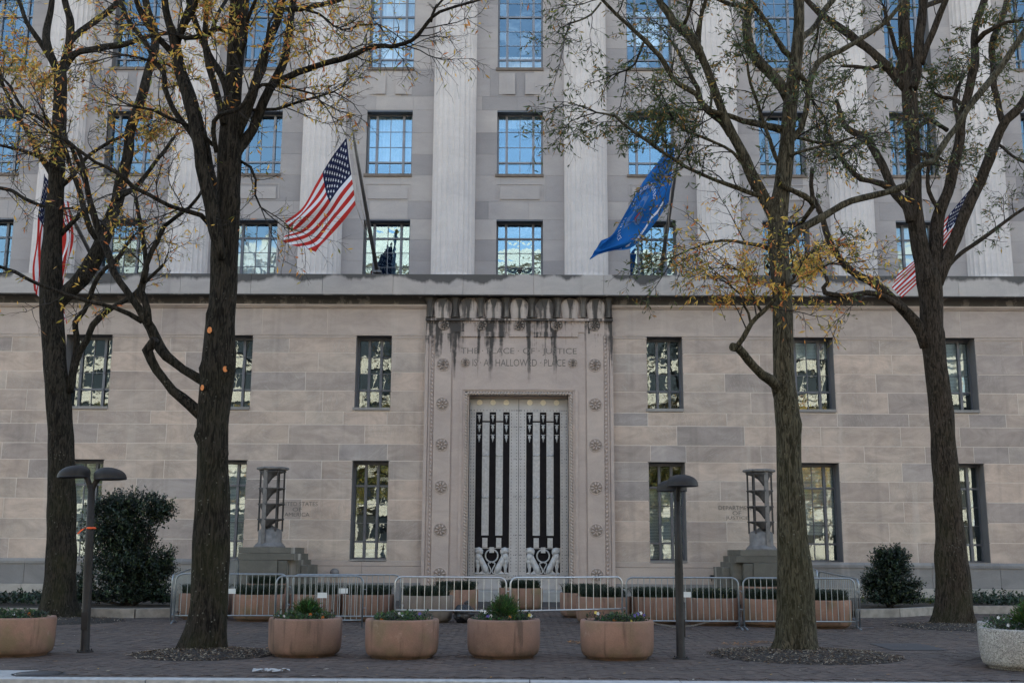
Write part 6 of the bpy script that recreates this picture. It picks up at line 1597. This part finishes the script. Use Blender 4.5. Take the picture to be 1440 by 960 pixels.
LC = [
 (-.3, .25, [(1092, 315, 20), (1083, 293, 18), (1072, 270, 17), (1062, 254, 16), (1053, 240, 15), (1045, 224, 15), (1037, 207, 14), (1029, 190, 14), (1022, 172, 13), (1015, 155, 12), (1009, 138, 12), (1003, 122, 11), (997, 106, 11), (990, 92, 11), (983, 78, 12), (976, 60, 14), (968, 48, 13), (957, 38, 12), (948, 28, 11), (940, 12, 11), (930, 0, 10), (920, -20, 9)]),
 (-.6, .6, [(1028, 190, 12), (1015, 170, 11), (1004, 163, 10), (995, 156, 10), (986, 146, 9), (979, 134, 8), (968, 127, 8), (955, 119, 8), (947, 110, 7.5), (941, 99, 7), (935, 90, 7), (928, 80, 6.5), (918, 70, 6.5), (908, 60, 6.5), (898, 52, 6), (887, 43, 6), (877, 34, 5.5), (866, 24, 5), (856, 13, 5), (846, 2, 4.5), (835, -12, 4)]),
 (.5, .8, [(985, 146, 7), (981, 125, 7), (973, 110, 6.5), (966, 94, 6), (959, 82, 5.5), (953, 70, 5), (946, 58, 4.5)]),
 (-.3, .4, [(1098, 182, 12), (1080, 178, 10), (1062, 171, 9), (1046, 168, 8), (1030, 162, 7.5), (1012, 157, 7), (996, 153, 7)]),
 (-.2, .5, [(975, 66, 6), (981, 45, 6), (984, 30, 5.5), (990, 5, 5), (996, -15, 4)]),
 (.3, .5, [(999, 153, 4), (999, 130, 4), (993, 100, 4), (985, 78, 4.5), (984, 55, 4.5), (986, 30, 4), (992, 8, 4)], -.3),
 (.2, .3, [(1108, 140, 14), (1102, 125, 16), (1092, 110, 16), (1080, 97, 15), (1067, 85, 15), (1057, 74, 14), (1052, 60, 13), (1049, 45, 12), (1049, 28, 12), (1052, 12, 11), (1052, -15, 10)]),
 (.4, .7, [(1052, 14, 8), (1040, 8, 8), (1025, 9, 7), (1010, 3, 6), (995, -4, 5)]),
 (-.5, .8, [(1112, 80, 8), (1103, 70, 8), (1092, 52, 7), (1084, 38, 7), (1072, 22, 6.5), (1060, 8, 6), (1050, -5, 5)]),
 (-.9, .9, [(1090, 284, 8), (1072, 276, 7), (1055, 272, 6.5), (1037, 265, 6), (1020, 257, 6), (1005, 250, 5.5), (990, 243, 5.5), (975, 237, 5), (962, 232, 5), (950, 226, 5), (935, 219, 5), (920, 212, 4.5), (905, 201, 4.5), (892, 192, 4.5), (881, 183, 4), (872, 175, 4), (865, 167, 3.5), (852, 163, 3), (840, 160, 2.5)]),
 (-.5, .8, [(1083, 350, 7), (1068, 344, 6), (1050, 340, 5), (1032, 336, 4.5), (1015, 336, 4), (1000, 340, 3.5), (985, 347, 3), (965, 356, 3), (950, 362, 2.5)]),
 (-1.0, .1, [(1098, 556, 20), (1090, 541, 15), (1080, 533, 14), (1068, 527, 13), (1058, 518, 12), (1050, 509, 12), (1043, 499, 12), (1036, 490, 13), (1028, 487, 13)]),
 (-.2, .9, [(1036, 487, 7), (1044, 476, 7), (1050, 465, 7), (1056, 455, 6.5), (1064, 447, 6.5), (1073, 440, 6.5), (1080, 433, 6), (1088, 424, 5.5), (1096, 413, 5), (1106, 403, 4.5), (1116, 392, 4)], -1.0),
 (.0, 1.0, [(1056, 456, 4), (1052, 440, 3.5), (1045, 430, 3), (1040, 415, 3), (1030, 405, 2.5)], -1.1),
 (-.3, 1.0, [(1072, 441, 4), (1062, 425, 3.5), (1055, 410, 3), (1050, 392, 2.5), (1040, 380, 2.5)], -1.1),
 (-.4, 1.0, [(1106, 403, 4), (1122, 396, 3.5), (1138, 388, 3), (1155, 378, 3), (1170, 368, 2.5)], -1.2),
 (.3, .5, [(1102, 345, 14), (1110, 340, 14), (1120, 328, 13), (1132, 320, 11), (1145, 312, 11), (1160, 303, 11), (1174, 295, 10), (1187, 288, 10), (1200, 282, 10), (1215, 277, 10), (1228, 273, 10), (1244, 268, 10), (1260, 263, 11), (1272, 259, 10), (1280, 250, 9), (1284, 240, 8), (1297, 232, 8), (1312, 227, 8)]),
 (.4, .6, [(1310, 228, 8), (1317, 218, 9), (1327, 202, 9), (1336, 190, 8), (1346, 178, 8), (1354, 165, 8), (1363, 150, 8), (1374, 136, 9), (1386, 122, 9), (1396, 110, 9), (1406, 97, 9), (1416, 82, 9), (1426, 66, 9), (1440, 45, 9), (1460, 15, 8)], .3),
 (.7, .6, [(1094, 246, 8), (1102, 263, 8), (1114, 270, 8), (1127, 277, 9), (1136, 284, 9), (1140, 292, 8), (1133, 303, 7), (1127, 312, 6)], -.3),
 (-.2, .6, [(1108, 205, 9), (1118, 192, 8), (1127, 180, 8), (1132, 160, 8), (1135, 140, 8), (1138, 123, 8), (1145, 102, 8), (1153, 86, 8), (1163, 77, 8), (1173, 71, 8), (1185, 66, 8), (1198, 58, 7.5), (1208, 52, 7.5), (1220, 44, 7), (1232, 36, 7), (1243, 28, 6.5), (1254, 18, 6), (1268, 2, 5.5), (1280, -15, 5)]),
 (.5, .8, [(1118, 100, 8), (1128, 112, 7), (1137, 125, 7), (1142, 140, 6)], -.2),
 (.8, .9, [(1122, 60, 9), (1135, 45, 9), (1148, 32, 8), (1160, 15, 8), (1172, 0, 8), (1180, -20, 7)]),
 (-.6, .9, [(1098, 235, 6), (1085, 210, 6), (1075, 185, 5), (1066, 150, 5), (1055, 120, 4), (1050, 95, 4)]),
 (.6, 1.0, [(1104, 200, 6), (1122, 190, 5), (1145, 196, 4.5), (1170, 200, 4), (1195, 205, 3.5)]),
 (-.8, 1.0, [(1100, 225, 5), (1120, 215, 4.5), (1145, 208, 4), (1172, 204, 4), (1200, 196, 3.5)]),
 (-.6, 1.0, [(1050, 238, 5), (1030, 218, 4.5), (1005, 202, 4), (985, 190, 4), (965, 182, 3.5), (948, 168, 3)]),
 (.6, 1.0, [(905, 60, 4), (900, 78, 3.5), (893, 92, 3), (880, 100, 3)]),
 (-.4, 1.0, [(845, 4, 3), (832, 18, 3), (815, 28, 2.5), (800, 35, 2.5)]),
 (-.5, 1.0, [(960, 40, 6), (965, 20, 5), (972, 0, 5), (980, -20, 4)]),
]
CC = [(845, 170, 45, 22, 1.0), (870, 200, 50, 25, .8), (915, 175, 40, 25, .9), (935, 200, 35, 35, .8), (850, 215, 40, 15, .5), (915, 260, 40, 25, .6), (960, 285, 40, 20, .3), (1010, 110, 45, 30, .7), (1040, 130, 40, 25, .8), (990, 60, 50, 30, .5), (900, 60, 50, 40, .35), (930, 330, 45, 12, .45), (900, 385, 45, 10, .9), (1150, 115, 45, 30, .6), (1140, 140, 40, 20, .6), (1070, 130, 40, 25, .5), (830, 30, 40, 25, .3), (985, 215, 45, 20, .45), (1160, 230, 50, 40, .25), (920, 350, 50, 20, .4), (1050, 60, 40, 40, .3), (1080, 30, 50, 30, .4)]
def palC(p, rng):
    return YEL(p, rng) if p.z < 7.9 and p.x > 2.6 else MIX(p, rng)
tc_ = street_tree('street_tree', 'grey barked tree with mossy ridged trunk, right of the doorway before the pedestal', None, 'bark_grey', TC, LC, CC, palC, 13, .115, (1118, 917), 1.0, .22,
            knots=[(1105, 560, .25), (1090, 540, .14), (1094, 660, .12), (1124, 600, .14), (1092, 455, .10), (1110, 400, .12), (1096, 760, .12)])
TD = [(1344, 905, 78), (1344, 885, 68), (1343, 865, 54), (1341, 830, 48), (1338, 780, 44), (1334, 720, 38), (1331, 680, 36), (1328, 640, 35), (1324, 590, 34), (1320, 550, 32), (1314, 500, 31), (1311, 460, 30), (1309, 420, 32), (1306, 395, 34), (1300, 370, 26), (1293, 340, 24), (1287, 310, 22), (1284, 270, 22), (1285, 235, 21), (1283, 190, 20), (1280, 150, 20), (1277, 110, 20), (1273, 70, 18), (1271, 30, 16), (1272, -10, 15), (1274, -70, 11), (1276, -130, 6)]
LD = [
 (.2, .2, [(1309, 400, 20), (1314, 372, 20), (1317, 345, 20), (1319, 320, 19), (1323, 300, 18), (1330, 280, 17), (1337, 260, 16), (1343, 236, 15), (1348, 212, 14), (1352, 190, 14), (1354, 168, 13), (1358, 148, 13), (1362, 125, 12), (1367, 95, 12), (1371, 60, 11), (1375, 30, 10), (1385, 0, 10), (1395, -30, 8)]),
 (-.4, .2, [(1316, 398, 20), (1325, 375, 19), (1335, 355, 18), (1343, 336, 18), (1350, 318, 17), (1358, 300, 17), (1367, 280, 16), (1377, 260, 15), (1385, 240, 14), (1393, 222, 14), (1400, 200, 13), (1407, 182, 13), (1415, 168, 13), (1427, 158, 13), (1438, 145, 12), (1452, 120, 11)]),
 (.4, .5, [(1412, 175, 10), (1406, 160, 9), (1402, 145, 9), (1397, 128, 9), (1396, 112, 9), (1397, 98, 9), (1394, 75, 9), (1397, 55, 9), (1404, 35, 8), (1413, 10, 8), (1420, -20, 7)]),
 (-1.0, .3, [(1305, 486, 22), (1296, 468, 19), (1287, 453, 17), (1277, 441, 15), (1266, 430, 14), (1255, 420, 13), (1243, 410, 12), (1228, 399, 12), (1213, 390, 11), (1203, 384, 10), (1193, 377, 10), (1184, 368, 9), (1175, 356, 9), (1168, 342, 9), (1162, 325, 9), (1158, 308, 8), (1152, 292, 8), (1144, 277, 7), (1141, 260, 6), (1142, 238, 6)]),
 (-.5, .6, [(1272, 436, 10), (1260, 427, 9), (1248, 419, 9), (1235, 413, 8.5), (1220, 412, 8), (1205, 415, 8), (1190, 417, 7.5), (1175, 414, 7.5), (1163, 410, 8), (1161, 402, 7), (1167, 394, 6), (1165, 385, 5)], -.4),
 (.5, .6, [(1280, 312, 13), (1275, 292, 13), (1266, 280, 13), (1254, 267, 13), (1247, 250, 12), (1240, 233, 12), (1232, 215, 12), (1223, 199, 12), (1215, 191, 11), (1205, 187, 10), (1196, 182, 9), (1189, 176, 8), (1182, 160, 7), (1176, 140, 6)], -.3),
 (-.2, .7, [(1253, 266, 9), (1240, 258, 9), (1226, 253, 8), (1213, 250, 8), (1203, 242, 8), (1193, 232, 7), (1184, 220, 6), (1172, 206, 6), (1160, 190, 5)], -.3),
 (.3, .4, [(1274, 125, 14), (1262, 110, 14), (1250, 98, 13), (1238, 88, 13), (1228, 77, 12), (1218, 66, 12), (1206, 56, 12), (1194, 47, 12), (1180, 38, 11), (1167, 27, 10), (1156, 18, 9), (1145, 8, 8), (1130, -8, 7)]),
 (.1, .3, [(1284, 125, 13), (1290, 100, 14), (1293, 75, 14), (1295, 50, 13), (1297, 25, 13), (1298, 0, 12), (1300, -40, 10)], -.25),
 (-.4, .4, [(1295, 90, 9), (1303, 70, 9), (1310, 54, 9), (1317, 36, 9), (1323, 16, 8), (1329, 0, 8), (1336, -25, 7)], -.25),
 (.3, .5, [(1298, 12, 8), (1307, 6, 7), (1318, 0, 7), (1332, -3, 6)]),
 (.6, .6, [(1328, 388, 7), (1333, 373, 7), (1345, 361, 6), (1360, 349, 6), (1375, 339, 6), (1390, 330, 5.5), (1400, 323, 5), (1412, 314, 5), (1425, 304, 5), (1442, 293, 4.5)], .2),
 (.6, .7, [(1285, 220, 6), (1300, 214, 5), (1318, 218, 5), (1330, 225, 4)]),
 (-.7, .8, [(1262, 110, 8), (1268, 90, 7), (1262, 70, 6), (1255, 50, 6), (1246, 30, 5), (1242, 10, 5)]),
 (.8, .8, [(1285, 190, 8), (1296, 175, 7), (1310, 168, 7), (1322, 175, 6), (1332, 182, 6)]),
 (-.8, 1.0, [(1372, 60, 8), (1384, 48, 7), (1398, 40, 6), (1415, 32, 5), (1435, 30, 4)]),
 (.4, .9, [(1352, 190, 7), (1347, 170, 7), (1343, 150, 6), (1345, 130, 6), (1352, 112, 5)]),
 (-.5, .8, [(1322, 300, 6), (1310, 280, 6), (1306, 255, 5.5), (1307, 232, 5), (1303, 212, 4)]),
 (-.9, .9, [(1400, 200, 5), (1415, 215, 4), (1430, 225, 4), (1450, 232, 3)]),
 (.9, .9, [(1355, 150, 6), (1340, 142, 5), (1322, 140, 5), (1310, 132, 4)]),
 (-.6, .9, [(1240, 92, 6), (1225, 95, 5), (1205, 92, 5), (1185, 95, 4)]),
 (-.4, 1.0, [(1218, 192, 5), (1205, 205, 4), (1190, 215, 4), (1170, 222, 3)]),
 (.6, 1.0, [(1155, 18, 5), (1150, 35, 4), (1148, 55, 4), (1142, 75, 3)]),
]
CD = [(1290, 85, 40, 20, 1.0), (1300, 115, 35, 20, .9), (1345, 90, 45, 35, .8), (1380, 30, 50, 30, .9), (1400, 60, 40, 35, .7), (1350, 130, 40, 30, .6), (1240, 80, 40, 25, .5), (1210, 130, 45, 25, .6), (1180, 125, 30, 25, .7), (1380, 200, 50, 50, .4), (1330, 210, 40, 40, .4), (1420, 270, 30, 40, .35), (1260, 200, 50, 40, .3), (1200, 40, 60, 35, .45), (1420, 120, 35, 40, .5), (1160, 350, 60, 22, 1.0), (1225, 365, 50, 18, .9), (1110, 385, 60, 25, .4), (1260, 50, 30, 30, .5)]
def palD(p, rng):
    return YEL(p, rng) if p.z < 9.6 and p.x < 7.6 else MIX(p, rng)
street_tree('street_tree', 'dark tree forking into several stems, rightmost, before the planting bed', None, 'bark_brown', TD, LD, CD, palD, 17, .135, (1345, 878), 1.0, .2, knots=[(1303, 512, .16), (1312, 560, .14), (1330, 470, .12), (1345, 700, .12), (1318, 780, .12)])
# yellow sprays that hang low in front of the tree right of the doorway
rng = random.Random(77); tm = MB(); lb = MB(); st = [0]; Yc = G(1118, 917).y - 1.3
for (px, py, rx, ry, n) in ((1085, 396, 75, 30, 13), (1050, 418, 50, 20, 6), (1120, 385, 45, 22, 6), (1060, 375, 30, 15, 3)):
    for i in range(n):
        p = P(px + rng.uniform(-1, 1) * rx * .8, py + rng.uniform(-1, 1) * ry * .8, Yc + rng.uniform(-.5, .3)); d = Vector((rng.gauss(0, 1), rng.gauss(0, .5), rng.gauss(.1, .5))).normalized()
        twig_tree(tm, lb, p - d * .2, d, rng.uniform(.3, .6), .006, 1, lambda q: 1.0, rng, YEL, .11, st)
tm.build('twigs', M['twig'], tc_, -tc_.location, 'stuff'); lb.build('leaves', M['leaf'], tc_, -tc_.location, 'stuff')

# ================================================================== ACROSS THE STREET (seen in the window glass)
OY = -78.0
ob = thing('office_building', (0, OY, 0), 'sunlit cream concrete office building across the street, seen only as reflections in the windows', 'building')
mb = MB(); mb.box(-48, 48, -14, 0, 0, 33.2); mb.box(-49, 49, -14, .9, 33.2, 34.6); mb.box(-30, -8, -13, -3, 34.5, 38.5); mb.box(-50, 50, -14, .5, -.2, 1.2); mb.build('wall', M['opp_wall'], ob)
q = MB(); q.box(-2.0, 2.0, -.35, .04, -1.35, 1.35); wm_ = q.mesh('window', M['opp_glass']); q = MB(); q.box(-2.25, 2.25, .0, .55, 1.35, 1.6); q.box(-2.25, -2.0, .0, .55, -1.4, 1.35); q.box(2.0, 2.25, .0, .55, -1.4, 1.35); q.box(-.08, .08, .0, .12, -1.35, 1.35); fm_ = q.mesh('window_frame', M['opp_wall'])
for r in range(8):
    for c_ in range(19):
        o = link('window', wm_, ob, ((c_ - 9) * 5.0, 0, 4.2 + r * 3.8)); link('window_frame', fm_, o, (0, 0, 0))
def far_tree(x, y, h, seed, label, pal, dens_):
    rng = random.Random(seed); root = thing('street_tree', (x, y, 0), label, 'tree', 'trees across the street')
    mb = MB(); pts = [Vector((0, 0, -.1)), Vector((.1, 0, h * .25)), Vector((0, .1, h * .5)), Vector((.2, 0, h * .85))]; mb.tube(pts, [.34, .27, .19, .04], 12); mb.build('trunk', M['bark_dark'], root)
    bm_, tm, lb = MB(), MB(), MB(); st = [0]
    for i in range(30):
        z = h * rng.uniform(.28, .85); a = rng.uniform(0, 6.28); l = (h * .42) * (1.15 - z / h) + 1.2; d = Vector((math.cos(a), math.sin(a), rng.uniform(.25, .8))).normalized(); p = Vector((.05, 0, z)); pts = [p]
        for k in range(6): d = (d + Vector((rng.gauss(0, .16), rng.gauss(0, .16), rng.gauss(.04, .12)))).normalized(); p = p + d * l / 6; pts.append(p.copy())
        bm_.tube(pts, [.10, .08, .06, .045, .03, .02, .012], 6)
        for k in range(1, 7):
            for _ in range(2):
                s = Vector((rng.gauss(0, 1), rng.gauss(0, 1), rng.gauss(.2, .7))).normalized(); twig_tree(tm, lb, pts[k], s, rng.uniform(.9, 1.8), .014, 1, lambda q: dens_, rng, pal, .30, st)
    bm_.build('branches', M['bark_dark'], root); tm.build('twigs', M['twig'], root, kind='stuff'); lb.build('leaves', M['leaf'], root, kind='stuff'); return root
GRN = palette([(.16, .17, .04), (.30, .24, .05), (.12, .14, .04), (.38, .26, .05)])
f0 = far_tree(-22, -60.5, 15, 41, 'yellowing street tree across the street, far left', YEL, .8)
f1_ = far_tree(-8, -59, 15, 42, 'olive leaved street tree across the street, left of centre', GRN, .9)
dup(f0, (5.5, -61, 0), 'yellowing street tree across the street, right of centre', 2.1); dup(f1_, (18, -60.5, 0), 'olive leaved street tree across the street, far right', 1.1)
dup(f1_, (-35, -60.5, 0), 'olive leaved street tree across the street, at its left end', 3.0); dup(f0, (31, -60.5, 0), 'yellowing street tree across the street, at its right end', 4.0)

dup(f0, (-1.5, -63.5, 0), 'yellowing tree across the street, in the second row at the centre', .7); dup(f1_, (11.5, -57.5, 0), 'olive leaved tree at the far kerb, right of centre', 5.1); dup(f1_, (-15, -57.0, 0), 'olive leaved tree at the far kerb, left of centre', 2.6); dup(f0, (24, -57.5, 0), 'yellowing tree at the far kerb, far right', 3.3)
